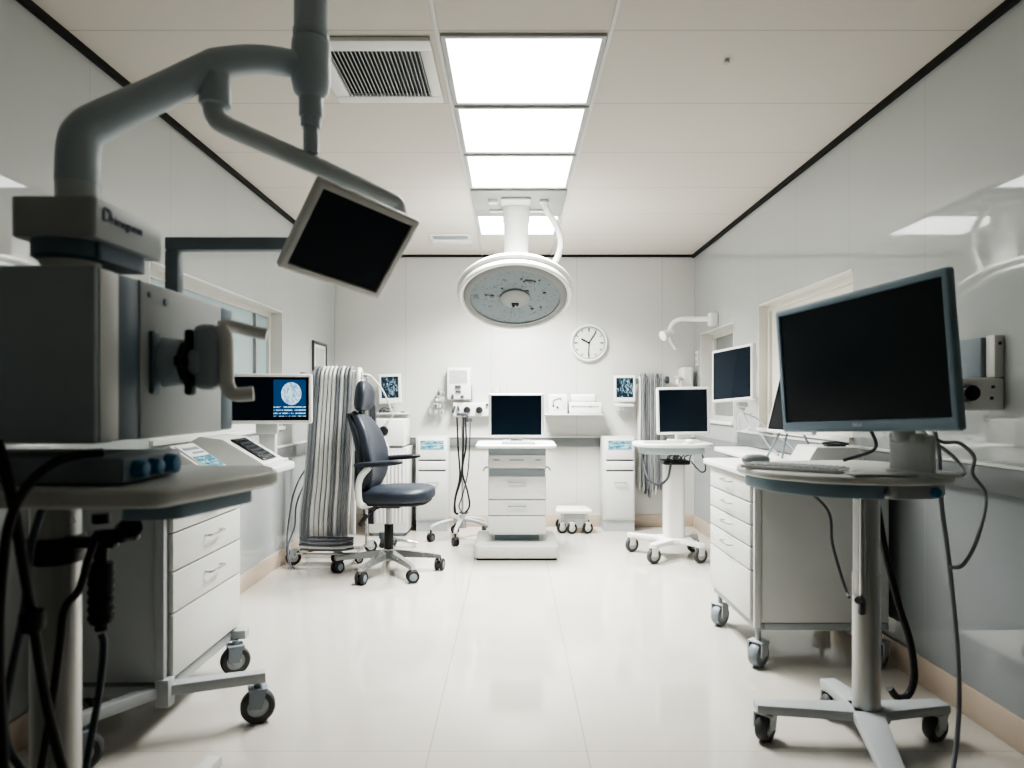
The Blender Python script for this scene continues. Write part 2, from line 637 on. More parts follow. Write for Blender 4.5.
# ================================================================== CEILING FIXTURES
for k, (y0, y1, lab) in enumerate([
        (2.60, 3.205, 'lit square ceiling panel light, largest and nearest of the row of three'),
        (3.232, 3.835, 'lit ceiling panel light in the middle of the row of three'),
        (3.862, 4.465, 'lit ceiling panel light beside the grey mount plate of the round lamp'),
        (5.12, 5.72, 'lit ceiling panel light beyond the round surgical lamp')]):
    t = thing('panel_light', lab, 'ceiling light', (.045, (y0 + y1) / 2, ZC), group='ceiling panel lights')
    x0, x1 = -.272, .362
    mb = MB()
    f = .018
    mb.span((x0, y0, ZC - .012), (x1, y0 + f, ZC)).span((x0, y1 - f, ZC - .012), (x1, y1, ZC))
    mb.span((x0, y0 + f, ZC - .012), (x0 + f, y1 - f, ZC)).span((x1 - f, y0 + f, ZC - .012), (x1, y1 - f, ZC))
    mb.done('light_frame', GREYL, t)
    MB().span((x0 + f, y0 + f, ZC - .007), (x1 - f, y1 - f, ZC - .001)).done('diffuser', LIGHTM, t)
    ld = bpy.data.lights.new('panel_lamp', 'AREA')
    ld.shape = 'RECTANGLE'
    ld.size, ld.size_y = x1 - x0 - 2 * f, y1 - y0 - 2 * f
    ld.energy = (3, 15, 38, 74)[k]
    ld.spread = R((95, 100, 108, 132)[k])
    ld.color = (1, .985, .945)
    lo = bpy.data.objects.new('panel_lamp', ld)
    COL.objects.link(lo)
    lo.parent = t
    lo.location = (0, 0, -.014)
# grid rails either side of the light strip
for k, x in enumerate((-.285, .375)):
    struct(MB().span((x - .008, YF, ZC - .006), (x + .008, YB - .02, ZC), .002).done('trim_%d' % (8 + k), RAILL))

# air vent, left
t = thing('air_vent', 'large square white louvred air vent in the ceiling behind the boom post', 'vent', (-.55, 2.9, ZC))
mb = MB()
vx0, vx1, vy0, vy1 = -.80, -.315, 2.62, 3.17
ix0, ix1, iy0, iy1 = -.735, -.365, 2.70, 3.10
z0, z1 = ZC - .02, ZC
mb.span((vx0, vy0, z0), (vx1, iy0, z1), .006).span((vx0, iy1, z0), (vx1, vy1, z1), .006)
mb.span((vx0, iy0, z0), (ix0, iy1, z1), .006).span((ix1, iy0, z0), (vx1, iy1, z1), .006)
mb.done('vent_frame', WHITE, t)
MB().span((ix0, iy0, ZC - .004), (ix1, iy1, ZC - .001)).done('vent_backing', BLACK, t)
mb = MB()
ns = 22
for i in range(ns):
    x = ix0 + (i + .5) * (ix1 - ix0) / ns
    mb.box((x, (iy0 + iy1) / 2, ZC - .011), (.0035, iy1 - iy0, .017), rot=(0, R(-28), 0))
mb.done('louvre', GREYL, t)
# slim vent further back
t = thing('ceiling_vent', 'small slim slot vent in the ceiling left of the round lamp', 'vent', (-.55, 5.9, ZC))
mb = MB()
mb.span((-.70, 5.70, ZC - .014), (-.35, 5.74, ZC), .003).span((-.70, 5.88, ZC - .014), (-.35, 6.1, ZC), .003)
mb.span((-.70, 5.74, ZC - .014), (-.675, 5.88, ZC)).span((-.375, 5.74, ZC - .014), (-.35, 5.88, ZC))
mb.done('vent_frame', WHITE, t)
MB().span((-.675, 5.74, ZC - .005), (-.375, 5.88, ZC - .001)).done('vent_slot', GREYM, t)
# sprinkler speck
t = thing('sprinkler_head', 'tiny metal sprinkler head in the ceiling tiles right of the lights', 'sprinkler', (.88, 2.8, ZC))
MB().cyl((.88, 2.8, ZC - .012), (.88, 2.8, ZC), .009, seg=14).done('sprinkler_body', STEEL, t)
MB().cyl((.88, 2.8, ZC - .016), (.88, 2.8, ZC - .0125), .014, seg=14).done('deflector', STEEL, t)

# ================================================================== SURGICAL LAMP
t = thing('surgical_lamp', 'round white surgical lamp hanging from a ceiling mount plate', 'surgical lamp', (.045, 4.78, ZC))
mb = MB()
mb.span((-.272, 4.49, ZC - .02), (.362, 5.10, ZC), .004)
mb.done('mount_plate', PLATEG, t)
mb = MB()
mb.span((-.16, 4.66, ZC - .045), (-.10, 4.72, ZC - .0205), .006).span((.19, 4.66, ZC - .045), (.25, 4.72, ZC - .0205), .006)
mb.span((-.16, 4.92, ZC - .035), (.25, 4.96, ZC - .0205), .006)
mb.span((-.075, 4.62, ZC - .04), (.13, 4.78, ZC - .0205), .01)
mb.done('mount_bracket', OFFW, t)
lc = Vector((.022, 4.74, 1.952))
mb = MB()
mb.lathe([(0, 0), (.095, 0), (.092, -.12), (.086, -.122), (.083, -.40), (.088, -.60), (0, -.60)], 40, Matrix.Translation((.03, 4.80, ZC - .03)) @ Matrix.Diagonal((1, .7, 1, 1)))
mb.done('column', WHITE, t)
mb = MB()
mb.tube([(.22, 4.69, ZC - .04), (.245, 4.69, ZC - .1), (.30, 4.69, ZC - .19), (.335, 4.69, ZC - .29), (.325, 4.69, ZC - .38), (.28, 4.70, ZC - .47), (.21, 4.73, ZC - .55), (.15, 4.76, ZC - .60)], .021, seg=14)
mb.done('swing_arm', WHITE, t)
LM = Matrix.Translation(lc) @ Matrix.Rotation(R(-27), 4, 'X')     # underside leans to the room's near end
mb = MB()
mb.lathe([(0, .075), (.16, .072), (.27, .063), (.345, .05), (.39, .034), (.404, .018), (.404, .006), (.396, .0), (.371, -.001), (.371, -.022), (.39, -.023), (.395, -.032), (.391, -.047), (.38, -.055), (.366, -.052), (.358, -.034), (0, -.03)], 72, LM)
mb.done('dome', WHITE, t)
MB().lathe([(.3715, -.0015), (.374, -.0015), (.374, -.0215), (.3715, -.0215)], 72, LM).done('groove_ring', GREYD, t)
mb = MB()
mb.lathe([(.357, -.036), (.34, -.048), (.312, -.052), (.312, -.03), (.357, -.03)], 72, LM)
mb.done('inner_rim', LEDRIM, t)
mb = MB()
mb.lathe([(0, -.046), (.311, -.046), (.311, -.025), (0, -.025)], 72, LM)
mb.done('led_face', LEDM, t)
mb = MB()
mb.lathe([(.105, -.0462), (.105, -.056), (.096, -.062), (.05, -.066), (0, -.067)], 48, LM)
mb.done('centre_hub', LEDRIM, t)
mb = MB()
mb.box((.0, .04, -.069), (.05, .022, .012), .005, M=LM).cyl((-.012, .05, -.07), (-.012, .05, -.085), .009, M=LM, seg=12).cyl((.014, .045, -.07), (.014, .045, -.082), .007, M=LM, seg=12)
mb.done('centre_grip', BLACK, t)
for (x, y, r) in [(-.16, .02, .016), (-.20, .035, .008), (.08, .075, .016), (.10, .19, .017), (.075, .2, .009), (.06, .185, .008), (.13, .185, .008), (.2, .06, .012), (.12, -.13, .012), (.18, -.11, .008), (.04, .215, .008), (-.09, .11, .008), (.16, .2, .007)]:
    MB().cyl((x, -y, -.052), (x, -y, -.0455), r, M=LM, seg=12).done('sensor_lens', GREYD, t)

# ================================================================== CEILING BOOM, near left
t = thing('ceiling_boom', 'grey jointed ceiling boom carrying the boxy imaging machine', 'ceiling boom', (-.52, 1.75, ZC))
px, py_ = -.515, 1.75
mb = MB()
mb.cyl((px, py_, 2.12), (px, py_, ZC), .042, seg=32)
mb.cyl((px, py_, 2.125), (px, py_, 2.15), .045, seg=32, bev=.003)
mb.done('ceiling_post', BOOM, t)
mb = MB()
mb.lathe([(0, -.085), (.03, -.085), (.043, -.07), (.049, -.04), (.049, .04), (.047, .06), (0, .06)], 32, Matrix.Translation((px, py_, 2.06)))
mb.done('post_joint', BOOM, t)
mb = MB()
mb.tube([(px - .02, py_, 2.06), (-.62, 1.675, 2.037), (-.69, 1.62, 2.0), (-.715, 1.605, 1.98), (-.80, 1.545, 1.895), (-.885, 1.48, 1.81), (-.912, 1.458, 1.775), (-.922, 1.453, 1.735), (-.923, 1.452, 1.66)],
        lambda u: .033 + .010 * u, seg=24, n=8)
mb.done('boom_arm', BOOM, t)
mb = MB()
mb.cyl((px, py_, 1.925), (px, py_, 1.985), .03, seg=24, bev=.004).cyl((px, py_, 1.90), (px, py_, 1.93), .025, seg=24).cyl((px, py_, 1.835), (px, py_, 1.905), .019, seg=20)
mb.done('drop_tube', BOOM, t)
mb = MB()
mb.cyl((-.923, 1.452, 1.60), (-.923, 1.452, 1.672), .042, seg=32, bev=.003)
mb.done('neck', ARMG, t)
hb = MB()
hb.prism(rounded([(-.982, 1.335), (-.818, 1.335), (-.808, 1.58), (-.982, 1.58)], .012), .08, Matrix.Translation((0, 0, 1.522)), bev=.004)
head = hb.done('head_box', GREYL, t)
hs = MB()
hs.prism(rounded([(-.93, 1.40), (-.832, 1.375), (-.826, 1.545), (-.93, 1.545)], .012), .036, Matrix.Translation((0, 0, 1.486)))
hs.done('head_under_box', SLATEM, t)
MB().lathe([(0, 0), (.058, 0), (.068, .006), (.068, .0375), (0, .0375)], 40, Matrix.Translation((-.905, 1.40, 1.484))).done('swivel_ring', SLATEM, t)
mb = MB()
mb.lathe([(0, .0), (.042, .0), (.050, .010), (.056, .0235), (0, .0235)], 40, Matrix.Translation((-.905, 1.40, 1.4602)))
mb.done('swivel_disc', CREAM, t)
# logo on the head box, right-hand face: the mark and its lettering
ang = math.atan2(1.58 - 1.335, -.808 + .818)
FM = Matrix.Translation((-.8155, 1.36, 1.571)) @ Matrix.Rotation(ang, 4, 'Z') @ Matrix.Rotation(PI / 2, 4, 'X')
text_obj('D', .040, FM @ Matrix.Translation((0, .002, 0)), INK, 'logo_letter', head, shear=.12)
text_obj('rimegomn', .0265, FM @ Matrix.Translation((.027, -.002, 0)), INK, 'logo_lettering', head, shear=.1, spacing=1.0)
# lower branch with the display
br = MB()
br.tube([(-.70, 1.61, 1.955), (-.703, 1.61, 1.90), (-.70, 1.615, 1.872), (-.67, 1.635, 1.852), (-.52, 1.757, 1.812), (-.36, 1.90, 1.768), (-.328, 1.93, 1.755), (-.322, 1.935, 1.725)], .0235, seg=18, n=6)
br.done('display_arm', ARMG, t)
MB().cyl((-.7, 1.61, 1.895), (-.7, 1.61, 1.965), .036, seg=24, bev=.004).done('arm_collar', BOOM, t)
# the imaging machine slung under the head (part of the boom)
mb = MB()
x0, xs, y0, y1, zb, zt = -1.12, -.794, 1.30, 1.94, 1.118, 1.4595
mb.span((x0, y0, zb), (xs - .0, y0 + .075, zt), .008)
mb.done('machine_front_case', CASEG, t)
mb = MB()
mb.span((x0 + .01, y0 + .0755, zb + .002), (xs - .001, y0 + .155, zt - .002), .003)
mb.done('case_band', SLATEM, t)
MB().span((xs - .006, y0 + .012, zb + .004), (xs + .003, y0 + .0745, zt - .004), .002).done('lit_side_strip', OFFW, t)  # off-white strip paints in the light on the front case's right side
mb = MB()
mb.span((x0, y0 + .156, zb), (xs + .002, y1 - .075, zt), .006)
body = mb.done('machine_body', GREYL, t)
MB().span((x0 + .01, y1 - .0745, zb + .002), (xs + .001, y1, zt - .002), .006).done('machine_end_cap', SLATEM, t)
mb = MB()
mb.span((xs, y0 + .19, 1.215), (xs + .012, y0 + .225, 1.355), .006)
mb.done('boss_plate', SLATEM, t)
mb = MB()
mb.cyl((xs, 1.555, 1.288), (xs + .052, 1.555, 1.288), .056, .052, seg=40, bev=.004)
mb.done('lens_boss', CASEG, t)
mb = MB()
mb.cyl((xs + .052, 1.555, 1.288), (xs + .068, 1.555, 1.288), .05, seg=10, bev=.004)
mb.box((xs + .062, 1.555, 1.288), (.02, .03, .15), .008)
mb.box((xs + .062, 1.555, 1.288), (.018, .13, .028), .008)
mb.done('clamp_knob', BLACK, t)
mb = MB()
mb.box((xs + .10, 1.56, 1.30), (.058, .05, .15), .02, 3)
mb.cyl((xs + .066, 1.555, 1.288), (xs + .09, 1.555, 1.288), .03, seg=24)
mb.done('handle_block', CASEG, t)
mb = MB()
mb.tube([(xs + .115, 1.585, 1.372), (xs + .135, 1.60, 1.375), (xs + .19, 1.61, 1.362), (xs + .215, 1.615, 1.357)], .014, seg=14)
mb.tube([(xs + .128, 1.56, 1.37), (xs + .14, 1.56, 1.33), (xs + .142, 1.56, 1.25), (xs + .15, 1.56, 1.225), (xs + .165, 1.56, 1.215), (xs + .20, 1.57, 1.217)], .0165, seg=14)
mb.done('hook_handle', WHITE, t)
for (y, z, r) in ((1.49, 1.432, .006), (1.56, 1.425, .008)):
    MB().cyl((xs + .002, y, z), (xs + .006, y, z), r, seg=14).done('status_button', SLATE, t)
mb = MB()
mb.span((-.948, 1.862, 1.455), (-.912, 1.898, 1.612), .004)
mb.span((-.948, 1.862, 1.6125), (-.56, 1.898, 1.648), .004)
mb.tube([(-.57, 1.88, 1.63), (-.53, 1.895, 1.63), (-.49, 1.90, 1.632)], .016, seg=14)
mb.done('side_arm', GREYM, t)
tm = thing('boom_display', 'tilted black-screened flat display with pale frame hanging from the boom', 'monitor', (-.433, 1.835, 1.76))
MM = rot_m((-.435, 1.835, 1.627), 36.5, 37.3, 12.3)
display(tm, MM, .312, .26, .028, .014, WHITE, SCREENB, back=True)

# ================================================================== NEAR LEFT INSTRUMENT CART
t = thing('instrument_cart', 'white topped cart on a steel pole under the imaging machine', 'cart', (-.968, 1.45, 0))
poly = rounded([(-1.36, 1.20), (-.632, 1.225), (-.532, 1.57), (-.60, 1.70), (-1.3, 1.72)], .035)
MB().prism(poly, .036, Matrix.Translation((0, 0, 1.005)), bev=.012, seg=3).done('table_top', OFFW, t)
mb = MB()
mb.prism(rounded([(-.74, 1.28), (-.635, 1.30), (-.575, 1.53), (-.70, 1.56)], .02), .03, Matrix.Translation((0, 0, .974)), bev=.004)
mb.done('drawer', SLATE, t)
mb = MB()
mb.cyl((-.968, 1.45, .09), (-.968, 1.45, .985), .047, seg=32).cyl((-.968, 1.45, .985), (-.968, 1.45, 1.004), .07, seg=32)
mb.done('pole', STEEL, t)
mb = MB()
mb.cyl((-.968, 1.45, .86), (-.968, 1.45, .915), .056, seg=28, bev=.004)
mb.box((-.89, 1.43, .905), (.13, .03, .024), .008)
mb.cyl((-.86, 1.43, .93), (-.86, 1.43, .86), .014, seg=16).cyl((-.86, 1.42, .915), (-.80, 1.40, .925), .016, seg=16)
mb.cyl((-.80, 1.41, .93), (-.77, 1.38, .945), .022, seg=12).box((-.775, 1.40, .94), (.02, .02, .05), .006)
mb.cyl((-.86, 1.43, .945), (-.86, 1.43, .965), .018, seg=12)
mb.done('pole_clamp', BLACK, t)
mb = MB()
mb.cyl((-.86, 1.43, .735), (-.86, 1.43, .862), .022, .024, seg=20, bev=.004).cyl((-.86, 1.43, .72), (-.86, 1.43, .736), .012, seg=16)
for i in range(6):
    mb.cyl((-.86, 1.43, .745 + i * .018), (-.86, 1.43, .752 + i * .018), .0255, seg=20)
mb.done('plug_holder', RUBBER, t)
mb = MB()
mb.cyl((-.968, 1.45, .06), (-.968, 1.45, .10), .09, .07, seg=28)
for a in (86, 176, 266, 356):
    X = Matrix.Translation((-.968, 1.45, .08)) @ Matrix.Rotation(R(a), 4, 'Z')
    L = .67 if a == 86 else .36
    mb.prism([(0, -.035), (L, -.022), (L, .022), (0, .035)], .035, X @ Matrix.Translation((0, 0, -.012)), bev=.006)
mb.done('cart_base', OFFW, t)
for a in (86, 176, 266, 356):
    L = .63 if a == 86 else .33
    caster(t, L * math.cos(R(a)), L * math.sin(R(a)), .032, .025, yaw=R(a + 60), housing=GREYL, tyre=TYRE, top=.075)

# flat controller on the cart
t = thing('control_unit', 'flat grey control unit with blue knobs lying on the near cart under the machine', 'control unit', (-.9, 1.4, 1.041))
MB().span((-1.2, 1.27, 1.0435), (-.725, 1.50, 1.095), .008).done('case', GREYM, t)
for k, (y, r) in enumerate([(1.31, .017), (1.365, .017), (1.43, .02)]):
    MB().cyl((-.725, y, 1.07), (-.70, y, 1.07), r, r * .9, seg=24, bev=.003).done('knob', BLUEK, t)
MB().box((-.724, 1.37, 1.071), (.004, .2, .04), .001).done('knob_panel', SLATE, t)

# ---- cords in front of the near cart
def cord(name, label, pts, r, m, group=None, cat='cable', seg=10):
    mb = MB()
    mb.tube(pts, r, seg=seg)
    o = mb.done(name, m)
    origin_to(o, pts[0])
    return tag(o, label, cat, group)


def crop1(x, y, Y):
    return at(x / 2.34, 440 + y / 2.34, Y)


cord('hanging_power_cable', 'thick black cord running straight down across the steel pole of the near cart',
     [crop1(-5, 5, 1.2), crop1(10, 60, 1.18), crop1(30, 150, 1.17), crop1(58, 310, 1.19), crop1(78, 430, 1.22), crop1(112, 630, 1.27), crop1(150, 780, 1.3), crop1(190, 900, 1.3)], .0085, RUBBER)
cord('hanging_power_cable', 'black cord arching from under the machine over the near cart edge',
     [crop1(240, 30, 1.265), crop1(190, 34, 1.24), crop1(130, 52, 1.2), crop1(70, 100, 1.165), crop1(25, 185, 1.14), crop1(6, 310, 1.12), crop1(-2, 480, 1.12), crop1(5, 700, 1.12), crop1(20, 900, 1.12)], .008, RUBBER)
cord('hanging_power_cable', 'thin dark cord bowing left behind the crossed cords of the near cart',
     [crop1(97, 165, 1.36), crop1(72, 250, 1.3), crop1(58, 390, 1.27), crop1(30, 530, 1.26), crop1(10, 640, 1.26), crop1(20, 720, 1.26), crop1(60, 790, 1.26), crop1(90, 900, 1.26)], .007, SLATED)
cord('hanging_power_cable', 'black cord dropping from the pole clamp down the front of the steel pole',
     [crop1(222, 235, 1.38), crop1(205, 285, 1.365), crop1(185, 350, 1.36), crop1(152, 395, 1.36), crop1(140, 480, 1.36), crop1(122, 620, 1.36), crop1(95, 780, 1.36), crop1(80, 900, 1.36)], .0075, RUBBER)
cord('hanging_power_cable', 'dark cord hanging from the ribbed black plug holder on the near cart',
     [(-.86, 1.43, .712), crop1(243, 480, 1.43), crop1(235, 570, 1.42), crop1(215, 690, 1.40), crop1(198, 790, 1.38), crop1(190, 900, 1.38)], .0072, SLATED)
o = MB()
o.cyl(crop1(74, 400, 1.2), crop1(78, 445, 1.205), .02, seg=16, bev=.005)
tag(origin_to(o.done('hanging_clip', RUBBER), crop1(76, 420, 1.2)), 'small black clip gripping the crossed cords of the near cart', 'clip')

# ================================================================== LEFT DRAWER CABINET
t = thing('drawer_cabinet', 'grey wheeled cabinet with white drawer fronts against the left wall', 'cabinet', (-1.45, 2.74, 0))
x0, x1, y0, y1 = -1.66, -1.235, 2.42, 3.06
zb, zt = .20, .83
MB().span((x0, y0, zb), (x1, y1, zt), .006).done('cabinet_body', GREYL, t)
MB().span((x1 - .03, y0 - .006, zb - .01), (x1 + .004, y0 + .02, zt), .004).done('corner_post', GREYL, t)
for za, zz in [(.727, .826), (.587, .721), (.438, .581), (.205, .432)]:
    d = MB().span((x1 + .001, y0 + .03, za), (x1 + .02, y1 - .006, zz), .004).done('drawer', OFFW, t)
    if za > .3:
        bar_handle(d, (x1 + .02, (y0 + y1) / 2 + .03, (za + zz) / 2 + .015), .13, (0, 1, 0), (1, 0, 0))
mb = MB()
mb.box((-1.44, 2.45, .165), (.46, .05, .045), .008).box((-1.44, 3.03, .165), (.46, .05, .045), .008)
mb.box((-1.26, 2.74, .165), (.05, .60, .045), .008).box((-1.62, 2.74, .165), (.05, .60, .045), .008)
mb.box((-1.235, 2.43, .165), (.05, .05, .1), .006)
X = Matrix.Translation((-1.235, 2.45, .15)) @ Matrix.Rotation(R(20), 4, 'Z')
mb.prism([(0, -.03), (.33, -.024), (.33, .024), (0, .03)], .04, X, bev=.006)
X = Matrix.Translation((-1.235, 3.03, .15))
mb.prism([(-.02, -.03), (.06, -.022), (.06, .022), (-.02, .03)], .04, X, bev=.006)
X = Matrix.Translation((-1.26, 2.44, .148)) @ Matrix.Rotation(R(-122), 4, 'Z')
mb.prism([(0, -.028), (.28, -.02), (.28, .02), (0, .028)], .04, X, bev=.006)
mb.done('base_frame', GREYL, t)
for (x, y, yw) in [(-.950, 2.553, 24), (-1.215, 3.0, 32), (-1.40, 2.225, 20), (-1.60, 2.53, 15)]:
    caster(t, x + 1.45, y - 2.74, .062, .04, yaw=R(yw), housing=GREYM, tyre=TYRE, hub=GREYL, top=.15)

# wall desk over it
t = thing('wall_desk', 'pale wall-mounted desk ledge holding keypad and scan monitor', 'desk', (-1.42, 3.0, .84))
MB().prism(rounded([(XL + .003, 2.36), (-1.17, 2.36), (-1.14, 3.60), (-1.19, 3.70), (XL + .003, 3.70)], .06), .034, Matrix.Translation((0, 0, .845)), bev=.008, seg=3).done('worktop', OFFW, t)
mb = MB()
mb.prism([(0, 0), (.40, 0), (.40, -.03), (.02, -.22), (0, -.22)], .02, Matrix.Translation((XL + .003, 3.52, .8445)) @ Matrix.Rotation(PI / 2, 4, 'X'))
mb.done('bracket', GREYL, t)
# keypad console
t = thing('keypad_console', 'white wedge console with sloping black keypad on the wall desk', 'keypad console', (-1.28, 3.35, .8795))
W_ = [(-1.46, .8805), (-1.46, 1.0), (-1.40, 1.035), (-1.29, 1.02), (-1.10, .905), (-1.10, .8805)]
XZ = lambda y: Matrix.Translation((0, y, 0)) @ Matrix.Rotation(PI / 2, 4, 'X')
MB().prism(W_, .30, XZ(3.50), bev=.006).done('console_body', WHITE, t)
sl = math.atan2(-(.905 - 1.02), .19)
KM = Matrix.Translation((-1.195, 3.33, .9645)) @ Matrix.Rotation(sl, 4, 'Y')
MB().box((0, 0, .004), (.185, .17, .006), .002, M=KM).done('keypad', BLACK, t)
mb = MB()
for i in range(6):
    for j in range(5):
        mb.box((-.075 + i * .03, -.064 + j * .032, .009), (.017, .02, .004), .001, M=KM)
mb.done('keys', GREYD, t)
t.location.x -= .065
# scan monitor
t = thing('scan_monitor', 'white wide monitor with blue head scan beside black on the wall desk', 'monitor', (-1.30, 3.62, .8795))
SM = rot_m((-1.31, 3.60, 1.212), 10, 0, 0)
display(t, SM, .50, .265, .035, .008, WHITE, SCREENB)
MB().box((.135, -.0135, .004), (.165, .002, .195), M=SM).done('scan_picture', BRAIN, t)
mb = MB()
mb.box((-1.30, 3.64, .985), (.09, .04, .22), .01).box((-1.30, 3.62, .8885), (.2, .1, .016), .006)
mb.box((-1.30, 3.625, 1.06), (.12, .03, .07), .012)
mb.done('stand', OFFW, t)
# tilted tablet
t = thing('touch_tablet', 'white tilted tablet with blue and white readout on the desk beside the machine', 'tablet', (-1.38, 3.0, .8795))
W2 = [(-1.47, .8805), (-1.47, 1.0), (-1.44, 1.01), (-1.27, .895), (-1.27, .8805)]
MB().prism(W2, .22, XZ(3.09), bev=.004).done('tablet_body', WHITE, t)
TM = Matrix.Translation((-1.355, 2.98, .9535)) @ Matrix.Rotation(math.atan2(.115, .17), 4, 'Y')
MB().box((0, 0, .003), (.18, .18, .004), .001, M=TM).done('tablet_screen', WHITE, t)
mb = MB()
mb.box((.035, 0, .006), (.08, .16, .003), M=TM)
mb.done('readout', BARS, t)
mb = MB()
mb.box((-.06, 0, .006), (.015, .13, .003), M=TM).box((-.03, .02, .006), (.01, .1, .003), M=TM)
mb.done('readout_line', SLATE, t)
cord('hanging_thin_cable', 'thin dark cord looping below the wall desk beside the drawers',
     [(-1.665, 3.50, .84), (-1.66, 3.46, .70), (-1.655, 3.42, .50), (-1.65, 3.5, .30), (-1.65, 3.65, .20), (-1.655, 3.78, .16), (-1.655, 3.84, .13)], .004, CABD)
cord('hanging_thin_cable', 'thin dark cord hanging straight down the wall below the desk end',
     [(-1.665, 3.69, .86), (-1.668, 3.78, .80), (-1.668, 3.84, .6), (-1.665, 3.86, .3), (-1.66, 3.86, .16), (-1.64, 3.87, .03)], .004, CABD)
o = MB().box((-1.64, 3.87, .016), (.05, .035, .03), .008)
tag(origin_to(o.done('mains_plug', RUBBER), (-1.64, 3.87, 0)), 'small black plug on the floor at the left baseboard', 'plug')
# loose cable on the desk
cord('desk_cable', 'thin pale cord lying across the wall desk in front of the keypad', [(-1.25, 2.7, .8835), (-1.22, 2.85, .8835), (-1.25, 3.0, .8835), (-1.21, 3.12, .8835), (-1.17, 3.17, .8835)], .004, CABG)

# picture frame on left wall
t = thing('picture_frame', 'dark framed grey print hanging on the left wall', 'picture', (XL, 6.0, 1.40))
ya, yb, za, zb = 5.80, 6.22, 1.40, 1.715
mb = MB()
fx = XL + .018
mb.span((XL, ya, za), (fx, ya + .022, zb)).span((XL, yb - .022, za), (fx, yb, zb)).span((XL, ya + .022, za), (fx, yb - .022, za + .022)).span((XL, ya + .022, zb - .022), (fx, yb - .022, zb))
mb.done('frame', GREYD, t)
MB().span((XL + .001, ya + .022, za + .022), (XL + .008, yb - .022, zb - .022)).done('mat_board', WHITE, t)
MB().span((XL + .0085, ya + .09, za + .05), (XL + .0105, yb - .06, zb - .05)).done('print', PAPER, t)

# ================================================================== CABLE RACK, back left
t = thing('cable_rack', 'wheeled chrome rack piled with hanging grey and white cables', 'rack', (-1.38, 5.2, 0))
bz = 1.385
mb = MB()
mb.tube([(-1.60, 5.25, .07), (-1.15, 5.25, .07)], .014, seg=12, raw=True).tube([(-1.60, 4.98, .07), (-1.60, 5.45, .07)], .012, seg=12, raw=True).tube([(-1.15, 4.98, .07), (-1.15, 5.45, .07)], .012, seg=12, raw=True)
mb.tube([(-1.62, 5.0, .085), (-1.40, 4.98, .082), (-1.13, 5.0, .085)], .009, seg=10)
mb.done('rack_base', CHROME, t)
mb = MB()
mb.tube([(-1.57, 5.285, .07), (-1.57, 5.285, bz)], .013, seg=12, raw=True).tube([(-1.125, 5.285, .07), (-1.125, 5.285, bz)], .013, seg=12, raw=True)
mb.done('upright', CHROME, t)
MB().tube([(-1.60, 5.20, bz), (-1.10, 5.20, bz)], .016, seg=14, raw=True).done('top_bar', CHROME, t)
mb = MB()
mb.box((-1.585, 5.20, bz), (.055, .05, .075), .01).box((-1.585, 5.165, bz - .012), (.03, .03, .03), .006)
mb.done('bar_bracket', GREYL, t)
for (x, y, r) in [(-1.60, 5.0, .055), (-1.28, 5.02, .05), (-1.60, 5.44, .05), (-1.12, 5.42, .05), (-1.13, 5.05, .032)]:
    caster(t, x + 1.38, y - 5.2, r, .022, yaw=R(25), housing=GREYL, tyre=RUBBER, hub=CHROME, top=max(.085, r * 2.1))
cab_mats = [CABW, CABG, CABW, CABG, CABW, CABW, CABG, CABW, CABD, CABW, CABG, CABW, CABW, CABG, CABW, CABW]
nm = {id(CABW): 'pale', id(CABG): 'grey', id(CABD): 'slate'}
nc = 21
for i in range(nc):
    u = i / (nc - 1)
    xt = -1.50 + u * .30
    xb = -1.575 + u * .345 + random.uniform(-.003, .003)
    m = cab_mats[i % len(cab_mats)]
    r = .0134 if m is CABW else .0120
    L = (i % 2) * .031                     # two layers over the bar
    zb = random.uniform(.105, .16)
    w1 = 0.0
    yf = 5.185 - L
    pts = [(xt, 5.252 + L, 1.05), (xt, 5.248 + L, bz - .05), (xt, 5.236 + L, bz + .018), (xt, 5.20, bz + .04 + L), (xt, 5.164 - L, bz + .018), (xt, 5.152 - L, bz - .06),
           (xt * .7 + xb * .3 + w1, 5.140 - L, 1.02), (xt * .35 + xb * .65 - w1, 5.130 - L, .62), (xb + w1, 5.115 - L, .36), (xb, 5.10 - L, zb)]
    cord('hanging_cable', '%s cable draped over the wheeled rack behind the navy chair' % nm[id(m)], pts, r, m, 'cables draped over the wheeled rack', seg=8)
cord('hanging_cable', 'broad white cable edging the rack bundle above the headrest', [(-1.16, 5.262, 1.15), (-1.16, 5.26, 1.33), (-1.16, 5.243, 1.408), (-1.16, 5.20, 1.437), (-1.16, 5.152, 1.408), (-1.162, 5.138, 1.3), (-1.172, 5.12, .9), (-1.182, 5.10, .5), (-1.185, 5.09, .21)], .02, CABW, seg=10)
cord('hanging_cable', 'thin dark cable bowing out at the wall side of the rack bundle', [(-1.535, 5.18, .72), (-1.60, 5.16, .62), (-1.63, 5.09, .50), (-1.64, 5.04, .36), (-1.645, 5.0, .22), (-1.625, 4.93, .12), (-1.60, 4.90, .04), (-1.55, 4.87, .007)], .006, CABD)
cord('hanging_cable', 'thin pale cable arcing from the rack top past the headrest to the dial cart', [(-1.13, 5.215, 1.405), (-1.08, 5.25, 1.385), (-1.02, 5.4, 1.28), (-1.0, 5.6, 1.15), (-1.02, 5.85, 1.08), (-1.08, 6.03, 1.045)], .007, CABW)
cord('hanging_cable', 'second thin dark cable arcing to the rack wheel by the wall', [(-1.535, 5.20, .62), (-1.585, 5.17, .54), (-1.605, 5.08, .42), (-1.60, 5.03, .28), (-1.62, 4.96, .17), (-1.60, 4.885, .10), (-1.56, 4.84, .007)], .006, CABD)
